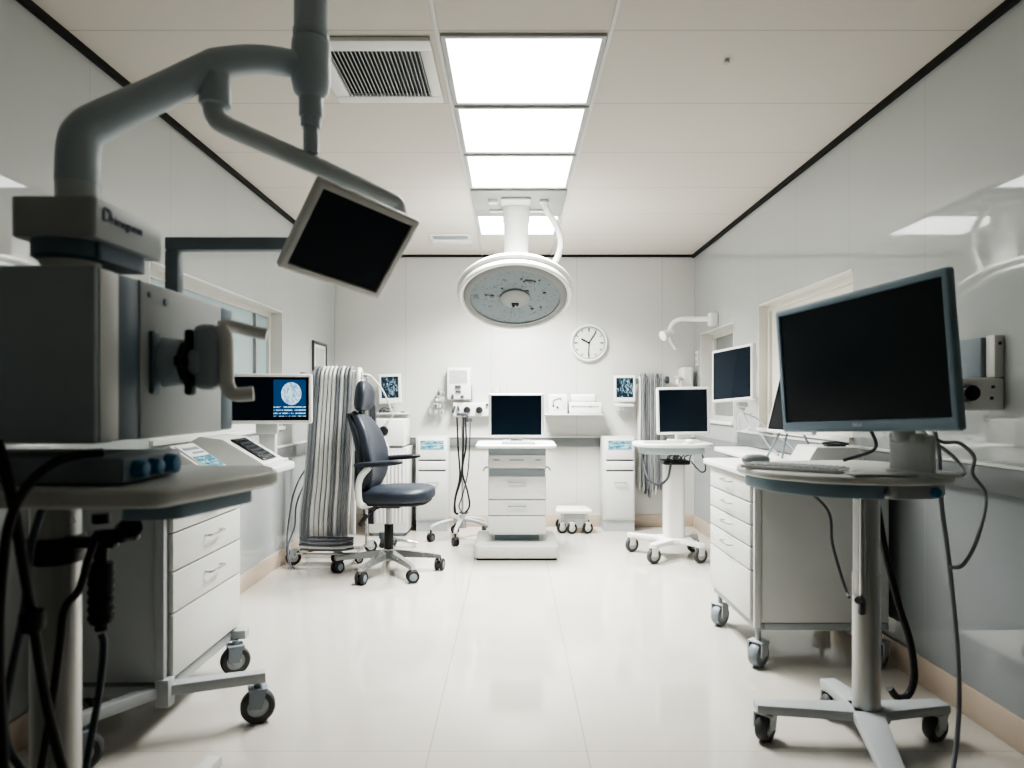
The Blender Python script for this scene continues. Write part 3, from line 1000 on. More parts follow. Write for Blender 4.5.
for i in range(5):
    z = .121 + i * .0185
    a, b = random.uniform(-.012, .012), random.uniform(-.012, .012)
    pts = [(-1.545 + a, 4.965, z), (-1.42, 4.925 - i * .006, z + .004), (-1.24 + b, 4.94, z), (-1.16, 4.985 + a * .4, z + .003), (-1.24, 5.03, z), (-1.42, 5.035, z + .003), (-1.53, 5.01, z), (-1.535 + b, 4.985, z + .006)]
    cord('coiled_cable', ['dark', 'pale', 'slate', 'grey', 'thin dark'][i] + ' coil of cable heaped on the wheeled rack base, ' + ['lowest', 'second lowest', 'middle', 'second highest', 'topmost'][i] + ' of the heap', pts, .0075, [CABD, CABW, CABD, CABG, CABD][i], 'coils on the wheeled rack base')

# grey drape next to it
mb = MB()
tb = bmesh.new()
cols = 26
rows = [(1.36, -1.165, -1.125), (1.30, -1.165, -1.10), (1.15, -1.165, -1.06), (.9, -1.165, -1.055), (.55, -1.16, -1.07), (.24, -1.16, -1.075)]
G = []
for (z, xa, xb) in rows:
    G.append([tb.verts.new((xa + (xb - xa) * k / cols, 5.33 + .012 * math.sin(k * 1.5) * (1.4 - z), z)) for k in range(cols + 1)])
for a, b in zip(G, G[1:]):
    for k in range(cols):
        tb.faces.new((a[k], a[k + 1], b[k + 1], b[k]))
bmesh.ops.solidify(tb, geom=tb.faces, thickness=.006)
mb._add(tb)
tag(origin_to(mb.done('hanging_drape', CLOTHG), (-1.05, 5.33, .24)), 'grey cloth drape hanging behind the navy chair at the cable rack', 'drape')

# ================================================================== OFFICE CHAIR
cx0, cy0 = -.865, 4.80
t = thing('office_chair', 'navy padded swivel chair with headrest and armrests on a steel star base', 'chair', (cx0, cy0, 0))
CH = Matrix.Translation((cx0, cy0, 0)) @ Matrix.Rotation(R(-5), 4, 'Z')   # seat faces local +X
angs = (184, 250, 306, 8, 96)
mb = MB()
mb.cyl((cx0, cy0, .085), (cx0, cy0, .165), .045, .038, seg=24)
for a in angs:
    X = Matrix.Translation((cx0, cy0, 0)) @ Matrix.Rotation(R(a), 4, 'Z')
    t1 = bmesh.new()
    pr = [(0.03, .158, .03, .05), (.16, .142, .026, .04), (.30, .122, .02, .03), (.365, .108, .017, .024)]
    prev = None
    for (L, z, w, h) in pr:
        ring = [t1.verts.new((L, -w, z - h)), t1.verts.new((L, w, z - h)), t1.verts.new((L, w * .7, z)), t1.verts.new((L, -w * .7, z))]
        if prev:
            for k in range(4):
                t1.faces.new((prev[k], prev[(k + 1) % 4], ring[(k + 1) % 4], ring[k]))
        else:
            t1.faces.new(ring)
        prev = ring
    t1.faces.new(prev[::-1])
    bmesh.ops.recalc_face_normals(t1, faces=t1.faces)
    mb._add(t1, X)
mb.done('star_base', CHROME, t)
for i, a in enumerate(angs):
    caster(t, .355 * math.cos(R(a)), .355 * math.sin(R(a)), .042, .03, yaw=R((60, 75, 20, 80, 40)[i]), twin=True, housing=BLACK, tyre=RUBBER, hub=GREYM, top=.098)
mb = MB()
mb.cyl((cx0, cy0, .155), (cx0, cy0, .335), .032, seg=24, bev=.003)
mb.done('gas_sleeve', BLACK, t)
MB().cyl((cx0, cy0, .335), (cx0, cy0, .47), .02, seg=20).done('gas_lift', STEEL, t)
mb = MB()
mb.box((-.02, 0, .475), (.24, .18, .035), .01, M=CH).box((-.11, 0, .468), (.1, .1, .05), .01, M=CH)
mb.done('tilt_mechanism', BLACK, t)
mb = MB()
mb.tube([(-.05, -.08, .465), (-.05, -.2, .46), (-.07, -.27, .43)], .006, seg=8, M=CH).box((-.105, -.255, .405), (.03, .03, .09), .01, rot=(0, R(35), 0), M=CH)
mb.done('lever', BLACK, t)


def pad(sx, sy, sz, M, p=2.6, taper=None, bend=None, seg=32):
    """puffy cushion: superellipsoid"""
    tb = bmesh.new()
    bmesh.ops.create_uvsphere(tb, u_segments=seg, v_segments=seg // 2 + 4, radius=1)
    for v in tb.verts:
        c = v.co.normalized()
        s = (abs(c.x) ** p + abs(c.y) ** p + abs(c.z) ** p) ** (-1 / p)
        q = c * s
        x, y, z = q.x * sx, q.y * sy, q.z * sz
        if taper:
            y *= taper(q.z)
        if bend:
            x += bend(q.y, q.z)
        v.co = (x, y, z)
    m = MB()
    m._add(tb, M)
    return m


pad(.255, .235, .062, CH @ Matrix.Translation((.06, 0, .547)) @ Matrix.Rotation(R(-2), 4, 'Y'), p=3.6).done('seat', NAVY, t)
mb = pad(.24, .22, .02, CH @ Matrix.Translation((.05, 0, .503)), p=4)
mb.done('seat_shell', NAVYD, t)
BM = CH @ Matrix.Translation((-.168, 0, .85)) @ Matrix.Rotation(R(-3), 4, 'Y')
pad(.05, .235, .285, BM, p=3.0, taper=lambda z: 1 - .28 * max(0, z) - .05 * abs(z), bend=lambda y, z: .055 * y * y - .05 * (z + .35) ** 2 + .03).done('backrest', NAVY, t)
pad(.03, .215, .27, BM @ Matrix.Translation((-.045, 0, 0)), p=3.0, taper=lambda z: 1 - .28 * max(0, z) - .05 * abs(z), bend=lambda y, z: .05 * y * y - .05 * (z + .35) ** 2 + .03).done('back_shell', NAVYD, t)
pad(.042, .145, .108, CH @ Matrix.Translation((-.195, 0, 1.235)) @ Matrix.Rotation(R(4), 4, 'Y'), p=2.7, taper=lambda z: 1 - .15 * z, bend=lambda y, z: .04 * y * y).done('headrest', NAVY, t)
mb = MB()
for s in (-1, 1):
    mb.cyl((-.215, s * .05, 1.08), (-.205, s * .05, 1.2), .008, seg=10, M=CH)
mb.done('headrest_stem', STEEL, t)
mb = MB()
mb.tube([(-.06, 0, .475), (-.2, 0, .49), (-.225, 0, .56), (-.225, 0, .72), (-.225, 0, .85)], .022, seg=12, M=CH)
mb.done('back_spine', NAVYD, t)
for s in (-1, 1):
    mb = MB()
    mb.tube([(-.09, s * .12, .492), (-.12, s * .235, .50), (-.135, s * .262, .56), (-.125, s * .265, .68), (-.06, s * .265, .765)], .022, seg=12, M=CH @ Matrix.Identity(4))
    mb.done('arm_support', OFFW, t)
    a = pad(.165, .042, .018, CH @ Matrix.Translation((.0, s * .265, .783)) @ Matrix.Rotation(R(-4), 4, 'Y'), p=3.4)
    a.done('armrest', NAVYD, t)

# ================================================================== BACK WALL EQUIPMENT
# small scan display on a bracket
t = thing('wall_display', 'small white wall display with blue scan picture above the white dial cart', 'monitor', (-1.15, YB, 1.3))
M1 = rot_m((-1.148, 6.43, 1.315), 4, 0, -2)
display(t, M1, .215, .28, .04, .018, WHITE, SCANA, back=False, chin=.025)
MB().span((-1.19, 6.445, 1.28), (-1.12, YB, 1.36), .008).done('wall_bracket', OFFW, t)
t = thing('parts_shelf', 'narrow white wall shelf with small black fittings under the blue scan display', 'shelf', (-1.14, YB, 1.07))
MB().span((-1.28, 6.40, 1.075), (-.985, YB, 1.09), .003).done('shelf_board', WHITE, t)
for (x, z, w, h) in [(-1.24, 1.105, .03, .022), (-1.205, 1.11, .02, .028), (-1.175, 1.105, .035, .016), (-1.13, 1.11, .02, .02), (-1.03, 1.10, .04, .012)]:
    MB().box((x, 6.44, 1.0905 + h / 2), (w, .03, h), .004).done('fitting', GREYD, t)
mb = MB()
mb.tube([(-1.25, 6.44, 1.11), (-1.21, 6.43, 1.135), (-1.16, 6.44, 1.13), (-1.12, 6.44, 1.14)], .004, seg=8)
mb.done('wire', GREYD, t)

# white dial cart
t = thing('dial_cart', 'white cabinet with round black dial and ribbed front under the blue scan display', 'cabinet', (-1.09, 6.2, 0))
x0, x1, y0, y1 = -1.27, -.93, 6.05, 6.42
MB().span((x0, y0, .03), (x1, y1, .785), .008).done('cabinet_body', OFFW, t)
MB().span((x0 + .01, y0 - .01, .80), (x1 - .02, y1 - .06, 1.04), .012).done('control_head', WHITE, t)
MB().span((x0 + .03, y0 + .05, .785), (x1 - .05, y1 - .1, .80)).done('neck_plate', GREYL, t)
MB().cyl((-1.135, y0 - .032, .935), (-1.135, y0 - .0105, .935), .04, .044, seg=32, bev=.005).done('dial', DIALM, t)
mb = MB()
for i in range(9):
    x = x0 + .035 + i * .033
    mb.span((x, y0 - .007, .12), (x + .018, y0 - .0005, .74), .003)
mb.done('front_rib', WHITE, t)
mb = MB()
mb.cyl((-1.19, y0 - .03, .85), (-1.19, y0 - .011, .85), .012, seg=14).box((-1.17, y0 - .03, .87), (.02, .03, .03), .004).box((-1.19, y0 - .028, .80), (.02, .025, .05), .004)
mb.done('hose_fitting', BLACK, t)
mb = MB()
mb.tube([(-1.135, y0 - .03, .88), (-1.12, y0 - .04, .84), (-1.10, y0 - .04, .80), (-1.10, y0 - .03, .77)], .015, seg=12)
mb.done('spout', WHITE, t)
MB().span((x0 + .03, y0 + .02, 0), (x1 - .03, y1 - .03, .03)).done('plinth', GREYM, t)
# clutter on the floor by it
t = thing('floor_pump', 'small black and steel pump on the floor behind the navy chair base', 'pump', (-1.0, 5.62, 0))
mb = MB()
mb.box((-1.02, 5.62, .05), (.12, .1, .05), .012).cyl((-1.06, 5.60, .075), (-1.06, 5.60, .125), .03, seg=18)
mb.done('pump_body', GREYD, t)
MB().tube([(-.96, 5.62, .06), (-.86, 5.60, .05), (-.78, 5.62, .03)], .016, seg=12).done('outlet_pipe', CHROME, t)
mb = MB()
for x in (-1.06, -.98):
    mb.cyl((x, 5.57, .025), (x, 5.67, .025), .025, seg=16)
mb.done('wheel', RUBBER, t)

# tower cabinets (two)
def tower(x0, x1, y0, y1, H):
    t = thing('tower_cabinet', '', 'cabinet', ((x0 + x1) / 2, (y0 + y1) / 2, 0))
    MB().span((x0, y0, .10), (x1, y1, H), .008).done('cabinet_body', OFFW, t)
    MB().span((x0 + .004, y0 + .006, 0), (x1 - .004, y1, .10)).done('plinth', GREYL, t)
    h = H
    MB().span((x0 + .02, y0 - .012, h - .21), (x1 - .012, y0, h - .015), .006).done('display_fascia', WHITE, t)
    MB().span((x0 + .045, y0 - .016, h - .115), (x1 - .035, y0 - .0125, h - .035)).done('readout', BARS, t)
    MB().span((x0 + .02, y0 - .01, h - .305), (x1 - .012, y0, h - .225), .005).done('drawer', WHITE, t)
    mb = MB()
    mb.span((x0 + .03, y0 - .006, h - .223), (x1 - .02, y0 - .0005, h - .2125)).span((x0 + .03, y0 - .006, h - .318), (x1 - .02, y0 - .0005, h - .3075))
    mb.done('slot', GREYD, t)
    d = MB().span((x0 + .02, y0 - .012, .12), (x1 - .012, y0, h - .32), .005).done('door', OFFW, t)
    bar_handle(d, ((x0 + x1) / 2 + .01, y0 - .012, h - .42), .1, (1, 0, 0), (0, -1, 0), m=GREYM, r=.0045, d=.02)
    return t


tw = tower(-.885, -.592, 6.28, 6.515, .872)
tw['label'] = 'white tower cabinet with teal readout beside the dial cart and cable stand'
tw['group'] = 'white tower cabinets'
t2 = copy_tree(tw)
t2.location = (.985, 6.3975, 0)
t2['label'] = 'white tower cabinet with teal readout between the footstool and the hook bundle'

# cable stand (IV style) near the back
sx, sy = -.43, 5.93
t = thing('drip_stand', 'steel five-legged stand with dangling black leads in front of the back wall', 'stand', (sx, sy, 0))
mb = MB()
mb.cyl((sx, sy, .10), (sx, sy, .22), .035, .028, seg=20)
for a in (200, 262, 335, 50, 108):
    X = Matrix.Translation((sx, sy, 0)) @ Matrix.Rotation(R(a), 4, 'Z')
    mb.tube([(.0, 0, .175), (.10, 0, .17), (.2, 0, .15), (.265, 0, .125), (.28, 0, .10)], .017, seg=10, M=X)
mb.done('stand_base', GREYL, t)
for a in (200, 262, 335, 50, 108):
    caster(t, .28 * math.cos(R(a)), .28 * math.sin(R(a)), .036, .022, yaw=R(a + 40), twin=True, top=.1, housing=BLACK, hub=GREYD)
MB().cyl((sx, sy, .2), (sx, sy, 1.10), .010, seg=14).done('pole', STEEL, t)
mb = MB()
mb.box((sx, sy - .01, 1.085), (.10, .03, .025), .006).cyl((sx + .07, sy - .02, 1.035), (sx + .07, sy - .05, 1.035), .018, seg=14)
mb.box((sx + .045, sy - .02, 1.05), (.02, .02, .06), .004)
mb.done('clamp', GREYD, t)
leads = [[(sx - .045, 5.880, 1.09), (sx - .035, 5.875, .8), (sx - .02, 5.870, .55), (sx - .06, 5.860, .36), (sx - .055, 5.860, .22), (sx - .04, 5.870, .205)],
         [(sx + .015, 5.880, 1.08), (sx + .012, 5.870, .8), (sx - .005, 5.865, .55), (sx - .05, 5.850, .38), (sx - .06, 5.850, .24), (sx - .03, 5.860, .215)],
         [(sx + .03, 5.875, 1.08), (sx + .035, 5.865, .82), (sx + .005, 5.860, .6), (sx + .05, 5.850, .42), (sx + .065, 5.850, .30), (sx + .02, 5.850, .22), (sx - .02, 5.850, .23)],
         [(sx + .075, 5.870, 1.03), (sx + .07, 5.860, .85), (sx + .055, 5.860, .6), (sx + .01, 5.850, .40), (sx - .02, 5.850, .30), (sx + .03, 5.840, .225), (sx + .06, 5.840, .24)]]
ll = ['black lead hanging on the wall-corner side of the five-legged stand, outermost', 'thick black lead hanging straight down the pole of the five-legged stand', 'black lead crossing over the pole of the five-legged stand', 'thin dark lead from the small round plug of the five-legged stand']
for p, l, r, m in zip(leads, ll, (.0075, .0085, .0075, .006), (RUBBER, RUBBER, RUBBER, GREYD)):
    off = (.0, .046, .021, .068)[leads.index(p)]
    p = [(x, y - off + .02, min(z + (z < .25) * .02, 1.06)) for x, y, z in p]
    cord('hanging_lead', l, p, r, m, 'leads on the five-legged stand')

# wall control panel
t = thing('wall_panel', 'white wall control box with grey grid screen above the five-legged stand', 'control box', (-.51, YB, 1.2))
MB().span((-.615, 6.46, 1.215), (-.39, YB, 1.515), .01).done('case', WHITE, t)
MB().span((-.59, 6.456, 1.37), (-.425, 6.4595, 1.49)).done('grid_screen', GRIDM, t)
mb = MB()
mb.box((-.51, 6.452, 1.335), (.055, .014, .028), .003).box((-.508, 6.452, 1.29), (.05, .014, .022), .003)
mb.done('socket', GREYD, t)
mb = MB()
mb.box((-.56, 6.44, 1.24), (.022, .035, .045), .005).box((-.47, 6.44, 1.24), (.03, .03, .028), .005)
mb.done('plug', GREYD, t)
# gauge bar
t = thing('gauge_bar', 'white wall gauge bar with two round black dials beside the central monitor', 'gauge', (-.35, YB, 1.06))
MB().span((-.56, 6.47, 1.055), (-.20, YB, 1.185), .008).done('case', WHITE, t)
for x in (-.425, -.31):
    MB().cyl((x, 6.445, 1.115), (x, 6.4695, 1.115), .033, seg=28, bev=.004).done('dial', DIALM, t)
mb = MB()
mb.box((-.55, 6.45, 1.12), (.022, .03, .07), .005, rot=(0, .3, 0)).box((-.505, 6.45, 1.13), (.016, .03, .05), .005, rot=(0, -.25, 0)).cyl((-.235, 6.45, 1.165), (-.235, 6.469, 1.165), .013, seg=14)
mb.done('tap', GREYD, t)
MB().span((-.385, 6.52, 1.19), (-.37, YB, 1.36), .003).done('upright_rail', GREYL, t)
# wire instrument rack
t = thing('wire_rack', 'small wire wall rack of pale fittings beside the grid screen box', 'rack', (-.70, YB, 1.06))
mb = MB()
for i, z in enumerate((1.075, 1.135, 1.195, 1.255, 1.315)):
    xa = -.80 + max(0, i - 1) * .035
    mb.tube([(xa, 6.46, z), (-.63, 6.46, z)], .003, seg=6, raw=True)
    mb.tube([(xa, 6.46, z), (xa, YB, z)], .003, seg=6, raw=True)
for x, z in ((-.79, 1.14), (-.75, 1.20), (-.69, 1.32), (-.635, 1.32)):
    mb.tube([(x, 6.46, 1.075), (x, 6.46, z)], .003, seg=6, raw=True)
mb.done('wire_frame', STEEL, t)
for k in range(24):
    i = random.randrange(4)
    x, z = random.uniform(-.78 + max(0, i - 1) * .04, -.65), 1.075 + .06 * i
    h = random.uniform(.02, .045)
    MB().box((x, 6.49, z + .003 + h / 2), (random.uniform(.015, .035), .04, h), .003).done('fitting', (OFFW, GREYL, WHITE)[k % 3], t)
for k in range(8):
    i = random.randrange(4)
    x, z = random.uniform(-.78 + max(0, i - 1) * .04, -.65), 1.09 + .06 * i
    MB().box((x, 6.452, z), (.018, .012, .011), .003).done('dark_clip', GREYM, t)
# tube holder
t = thing('tube_holder', 'small white wall holder of pale pink tubes above the central monitor', 'tube holder', (-.13, YB, 1.18))
MB().span((-.20, 6.46, 1.19), (-.02, YB, 1.215), .004).done('holder', WHITE, t)
for k in range(5):
    MB().cyl((-.18 + k * .035, 6.50, 1.2155), (-.18 + k * .035, 6.50, 1.33), .008, seg=12).done('tube', PINKT if k % 2 == 0 else WHITE, t)

# shelf with two devices
t = thing('wall_shelf', 'white wall shelf under two small instruments right of the central monitor', 'shelf', (.58, YB, 1.07))
MB().span((.31, 6.30, 1.068), (.84, YB, 1.082), .003).done('shelf_board', WHITE, t)
t = thing('chart_box', 'small white instrument with blue printed front on the wall shelf', 'instrument', (.43, 6.42, 1.0825))
MB().span((.335, 6.33, 1.083), (.515, 6.52, 1.265), .012).done('case', WHITE, t)
MB().span((.36, 6.3255, 1.12), (.465, 6.3295, 1.245)).done('printed_front', WHITE, t)
mb = MB()
mb.tube([(.38, 6.325, 1.17), (.385, 6.325, 1.205), (.41, 6.325, 1.22), (.445, 6.325, 1.225), (.455, 6.325, 1.21)], .007, seg=8)
mb.done('blue_mark', SLATE, t)
mb = MB()
mb.box((.383, 6.325, 1.155), (.018, .006, .022), .002).cyl((.42, 6.329, 1.14), (.42, 6.322, 1.14), .012, seg=14)
mb.done('button', GREYD, t)
t = thing('desk_printer', 'white rounded printer on the wall shelf beside the blue marked instrument', 'printer', (.67, 6.42, 1.0825))
MB().span((.53, 6.33, 1.083), (.835, 6.53, 1.19), .015).done('case', WHITE, t)
MB().span((.55, 6.37, 1.1905), (.79, 6.52, 1.265), .025, 4).done('lid', WHITE, t)
mb = MB()
mb.span((.555, 6.326, 1.147), (.80, 6.3295, 1.152)).box((.56, 6.327, 1.15), (.014, .006, .018), .002).box((.725, 6.327, 1.15), (.03, .006, .014), .002)
mb.done('paper_slot', GREYM, t)

# wall clock
t = thing('wall_clock', 'round white wall clock with dark hands on the back wall', 'clock', (.735, YB, 1.755))
CM = Matrix.Translation((.735, YB, 1.755)) @ Matrix.Rotation(PI / 2, 4, 'X')
MB().lathe([(0, .0), (.176, 0), (.18, .012), (.178, .032), (.168, .04), (.155, .036), (.152, .022), (0, .022)], 64, CM).done('case', WHITE, t)
MB().lathe([(.1525, .0225), (.157, .0375), (.1475, .036), (.146, .0225)], 64, CM).done('rim', GREYM, t)
MB().lathe([(0, .0225), (.149, .0225), (.149, .024), (0, .024)], 64, CM).done('clock_face', CLOCKF, t)
mb = MB()
for k in range(12):
    a = k * PI / 6
    L = .035 if k % 3 == 0 else .024
    mb.box((math.sin(a) * (.142 - L / 2), math.cos(a) * (.142 - L / 2), .0248), (.011 if k % 3 == 0 else .008, L, .0015), rot=(0, 0, -a), M=CM)
mb.done('hour_mark', BLACK, t)


def hand(a, L, w, z):
    MB().box((math.sin(a) * L * .42, math.cos(a) * L * .42, z), (w, L, .002), .0005, rot=(0, 0, -a), M=CM).done('clock_hand', BLACK, t)


hand(R(33), .135, .011, .0275)
hand(R(-62), .09, .016, .030)
hand(R(183), .125, .008, .0325)
MB().cyl((0, 0, .026), (0, 0, .036), .009, seg=14, M=CM).done('hand_cap', BLACK, t)

# second scan display
t = thing('wall_display', 'small white wall display with teal scan picture above the far tower cabinet', 'monitor', (1.05, YB, 1.2))
M2 = rot_m((1.06, 6.43, 1.315), -4, 0, 0)
display(t, M2, .205, .25, .04, .014, WHITE, SCANB, back=False, chin=.02)
MB().span((1.03, 6.445, 1.28), (1.09, YB, 1.35), .008).done('wall_bracket', OFFW, t)
mb = MB()
mb.span((.965, 6.42, 1.145), (1.15, 6.5, 1.175), .01)
mb.done('tray', WHITE, t)
mb = MB()
mb.tube([(1.02, 6.44, 1.145), (1.03, 6.43, 1.11), (1.06, 6.43, 1.105), (1.07, 6.44, 1.145)], .004, seg=8)
mb.tube([(1.09, 6.44, 1.145), (1.10, 6.43, 1.10), (1.12, 6.43, 1.08)], .005, seg=8)
mb.done('cable_hook', GREYM, t)

# hook bundle, back right
t = thing('cable_hook_rail', 'chrome wall hook bar holding the far grey cable bundle', 'hook', (1.3, YB, 1.4))
mb = MB()
mb.tube([(1.17, 6.47, 1.40), (1.46, 6.47, 1.40)], .014, seg=12, raw=True)
mb.tube([(1.44, 6.47, 1.40), (1.44, YB, 1.40)], .01, seg=10, raw=True).tube([(1.18, 6.47, 1.40), (1.18, YB, 1.40)], .01, seg=10, raw=True)
mb.done('hook_bar', STEEL, t)
mb = MB()
mb.cyl((1.455, 6.47, 1.40), (1.485, 6.47, 1.40), .035, seg=20, bev=.005)
mb.done('end_knob', GREYD, t)
mb = MB()
mb.box((1.172, 6.46, 1.385), (.03, .03, .05), .008).box((1.165, 6.46, 1.27), (.02, .02, .04), .005)
mb.done('bar_bracket', GREYM, t)
for i in range(12):
    u = i / 11
    x = 1.207 + u * .208
    m = [CABW, CABG, CABW, CABD, CABW, CABG][i % 6]
    yo = 6.44 - (i % 2) * .012
    zb = .34 + .10 * random.random() - .05 * math.sin(u * PI)
    w = random.uniform(-.012, .012)
    dx = random.uniform(-.004, .004)
    L = (i % 2) * .026
    w = w * .5
    pts = [(x + dx, 6.503 + L * .6, .75), (x + dx * .5, 6.503 + L * .6, 1.1), (x, 6.503 + L * .6, 1.36), (x, 6.494 + L * .5, 1.412), (x, 6.47, 1.429 + L), (x, 6.446 - L, 1.412), (x, 6.438 - L, 1.33),
           (x + w, 6.436 - L, 1.1), (x - w, 6.436 - L, .85), (x + w, 6.436 - L, zb + .12), (x + dx * .3, 6.445 - L, zb + .03), (x + dx * .6, 6.472, zb - L), (x + dx, 6.50 + L * .6, zb + .04), (x + dx, 6.503 + L * .6, zb + .2)]
    cord('hanging_cable', '%s cable looped over the wall hook bar in the far right corner' % nm[id(m)], pts, .0088, m, 'cables looped over the wall hook bar', seg=8)

# ================================================================== CENTRAL DRAWER CART
t = thing('drawer_cart', 'pale central drawer cart on a low plinth below the hanging lamp', 'cart', (.035, 5.42, 0))
x0, x1, y0, y1 = -.185, .262, 5.28, 5.72
MB().prism(rounded([(-.285, 5.13), (.352, 5.13), (.352, 5.78), (-.285, 5.78)], .05), .094, Matrix.Translation((0, 0, .015)), bev=.008, seg=3).done('plinth', OFFW, t)
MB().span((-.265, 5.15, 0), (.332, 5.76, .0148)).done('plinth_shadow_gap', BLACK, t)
MB().span((x0 + .05, y0 + .09, .11), (x1 - .05, y1 - .03, .165)).done('neck', GREYM, t)
MB().span((x0, y0, .165), (x1, y1, .845), .006).done('cabinet_body', OFFW, t)
zs = [(.175, .312, 'drawer'), (.318, .435, 'drawer'), (.442, .617, 'drawer'), (.683, .782, 'control_panel')]
for za, zb, nme in zs:
    d = MB().span((x0 + .003, y0 - .016, za), (x1 - .003, y0, zb), .005).done(nme, OFFW, t)
    if nme == 'drawer' and za > .3:
        bar_handle(d, (.04, y0 - .016, zb - .045), .13, (1, 0, 0), (0, -1, 0), m=GREYM, r=.0045, d=.02)
    if nme == 'control_panel':
        mb = MB()
        mb.box((.035, y0 - .018, .745), (.11, .006, .008), .001).box((-.12, y0 - .018, .745), (.05, .006, .008), .001).box((.20, y0 - .018, .745), (.04, .006, .008), .001)
        mb.done('button_row', GREYM, d)
mb = MB()
mb.span((x0 + .01, y0 - .004, .625), (x1 - .01, y0 - .0005, .675)).span((x0 + .003, y0 - .006, .79), (x1 - .003, y0 - .0005, .84))
mb.done('recess', GREYM, t)
for s, x in ((-1, x0), (1, x1)):
    MB().tube([(x, 5.34, .685), (x + s * .025, 5.33, .68), (x + s * .04, 5.33, .655)], .006, seg=8).done('side_hook', GREYL, t)
MB().prism(rounded([(-.275, 5.08), (.335, 5.08), (.345, 5.70), (-.285, 5.70)], .06), .024, Matrix.Translation((0, 0, .846)), bev=.009, seg=3).done('cart_top', WHITE, t)
t = thing('flat_monitor', 'small white framed monitor with black screen on the central drawer cart', 'monitor', (.035, 5.38, .8705))
display(t, rot_m((.033, 5.35, 1.088), 0, 0, 0), .43, .345, .045, .009, WHITE, SCREENB)
mb = MB()
mb.box((.033, 5.40, .935), (.1, .04, .10), .01).box((.033, 5.38, .880), (.22, .16, .018), .007)
mb.done('stand', WHITE, t)
t = thing('small_keyboard', 'thin grey keyboard strip before the monitor on the central drawer cart', 'keyboard', (.05, 5.22, .8705))
MB().span((-.08, 5.18, .8715), (.18, 5.26, .883), .004).done('keyboard_base', GREYL, t)
mb = MB()
for i in range(12):
    for j in range(3):
        mb.box((-.065 + i * .021, 5.195 + j * .023, .8845), (.015, .016, .005), .001)
mb.done('keys', GREYM, t)

# footstool
t = thing('footstool', 'low white wheeled stool on the floor between the central cart and far tower', 'stool', (.56, 6.30, 0))
MB().prism(rounded([(.39, 6.14), (.73, 6.14), (.70, 6.44), (.42, 6.44)], .03), .03, Matrix.Translation((0, 0, .185)), bev=.008).done('stool_top', WHITE, t)
MB().span((.44, 6.19, .05), (.69, 6.40, .185), .01).done('stool_body', OFFW, t)
mb = MB()
mb.span((.47, 6.186, .13), (.66, 6.1895, .17))
mb.done('front_slot', GREYL, t)
for (x, y) in [(.455, 6.19), (.54, 6.165), (.685, 6.18), (.685, 6.38), (.455, 6.40)]:
    MB()
    caster(t, x - .56, y - 6.30, .05, .022, yaw=R(20), housing=OFFW, tyre=RUBBER, hub=OFFW, top=.108)

# ================================================================== FAR RIGHT WORKSTATION CART
t = thing('workstation_cart', 'white pedestal workstation cart with wide column before the hook bundle', 'cart', (1.27, 5.28, 0))
poly = rounded([(.92, 5.26), (.96, 5.10), (1.10, 5.02), (1.42, 5.02), (1.52, 5.12), (1.54, 5.45), (1.42, 5.52), (.98, 5.52)], .06)
MB().prism(poly, .03, Matrix.Translation((0, 0, .852)), bev=.01, seg=3).done('table_top', WHITE, t)
poly2 = rounded([(.98, 5.26), (1.0, 5.13), (1.12, 5.06), (1.38, 5.06), (1.46, 5.14), (1.48, 5.42), (1.38, 5.48), (1.02, 5.48)], .05)
MB().prism(poly2, .05, Matrix.Translation((0, 0, .80)), bev=.008).done('under_tray', mat('pale blue tray', (.42, .50, .53), .4), t)
MB().prism(rounded([(1.17, 5.20), (1.325, 5.20), (1.325, 5.34), (1.17, 5.34)], .045), .585, Matrix.Translation((0, 0, .13))).done('column', WHITE, t)
MB().prism(rounded([(1.15, 5.17), (1.355, 5.17), (1.355, 5.37), (1.15, 5.37)], .03), .03, Matrix.Translation((0, 0, .716)), bev=.006).done('cable_tray', BLACK, t)
mb = MB()
mb.tube([(1.265, 5.28, .70), (1.265, 5.28, .80)], .03, seg=16, raw=True)
mb.done('lift_stem', STEEL, t)
mb = MB()
for k in range(7):
    x = 1.17 + k * .03
    mb.tube([(x, 5.19, .745), (x + random.uniform(-.02, .03), 5.18, .775), (x + random.uniform(-.04, .05), 5.18, .797)], .005, seg=6)
mb.done('tray_lead', GREYD, t)
mb = MB()
bx, by = 1.25, 5.27
mb.box((bx, by, .13), (.26, .22, .05), .02)
for a, L in ((150, .36), (229, .33), (304, .28), (40, .27)):
    X = Matrix.Translation((bx, by, .128)) @ Matrix.Rotation(R(a), 4, 'Z')
    mb.prism([(0, -.06), (L, -.025), (L + .02, 0), (L, .025), (0, .06)], .034, X @ Matrix.Translation((0, 0, -.012)), bev=.008)
mb.done('cart_base', WHITE, t)
for a, L in ((150, .34), (229, .31), (304, .26), (40, .25)):
    caster(t, bx - 1.27 + L * math.cos(R(a)), by - 5.28 + L * math.sin(R(a)), .058, .03, yaw=R(25), housing=OFFW, tyre=TYRE, hub=HUBM, top=.12)
t = thing('flat_monitor', 'white framed monitor with black screen on the far white pedestal cart', 'monitor', (1.33, 5.36, .882))
display(t, rot_m((1.325, 5.30, 1.125), -4, 0, -1), .405, .365, .045, .010, WHITE, SCREENB)
mb = MB()
mb.box((1.34, 5.35, .95), (.12, .05, .12), .012).box((1.335, 5.33, .892), (.22, .17, .018), .007)
mb.done('stand', WHITE, t)
t = thing('small_keyboard', 'white keyboard on the far pedestal cart beneath its monitor', 'keyboard', (1.12, 5.13, .8825))
MB().span((.99, 5.10, .8835), (1.27, 5.19, .897), .004).done('keyboard_base', WHITE, t)
mb = MB()
for i in range(13):
    for j in range(3):
        mb.box((1.005 + i * .021, 5.117 + j * .026, .8985), (.015, .018, .005), .001)
mb.done('keys', GREYL, t)
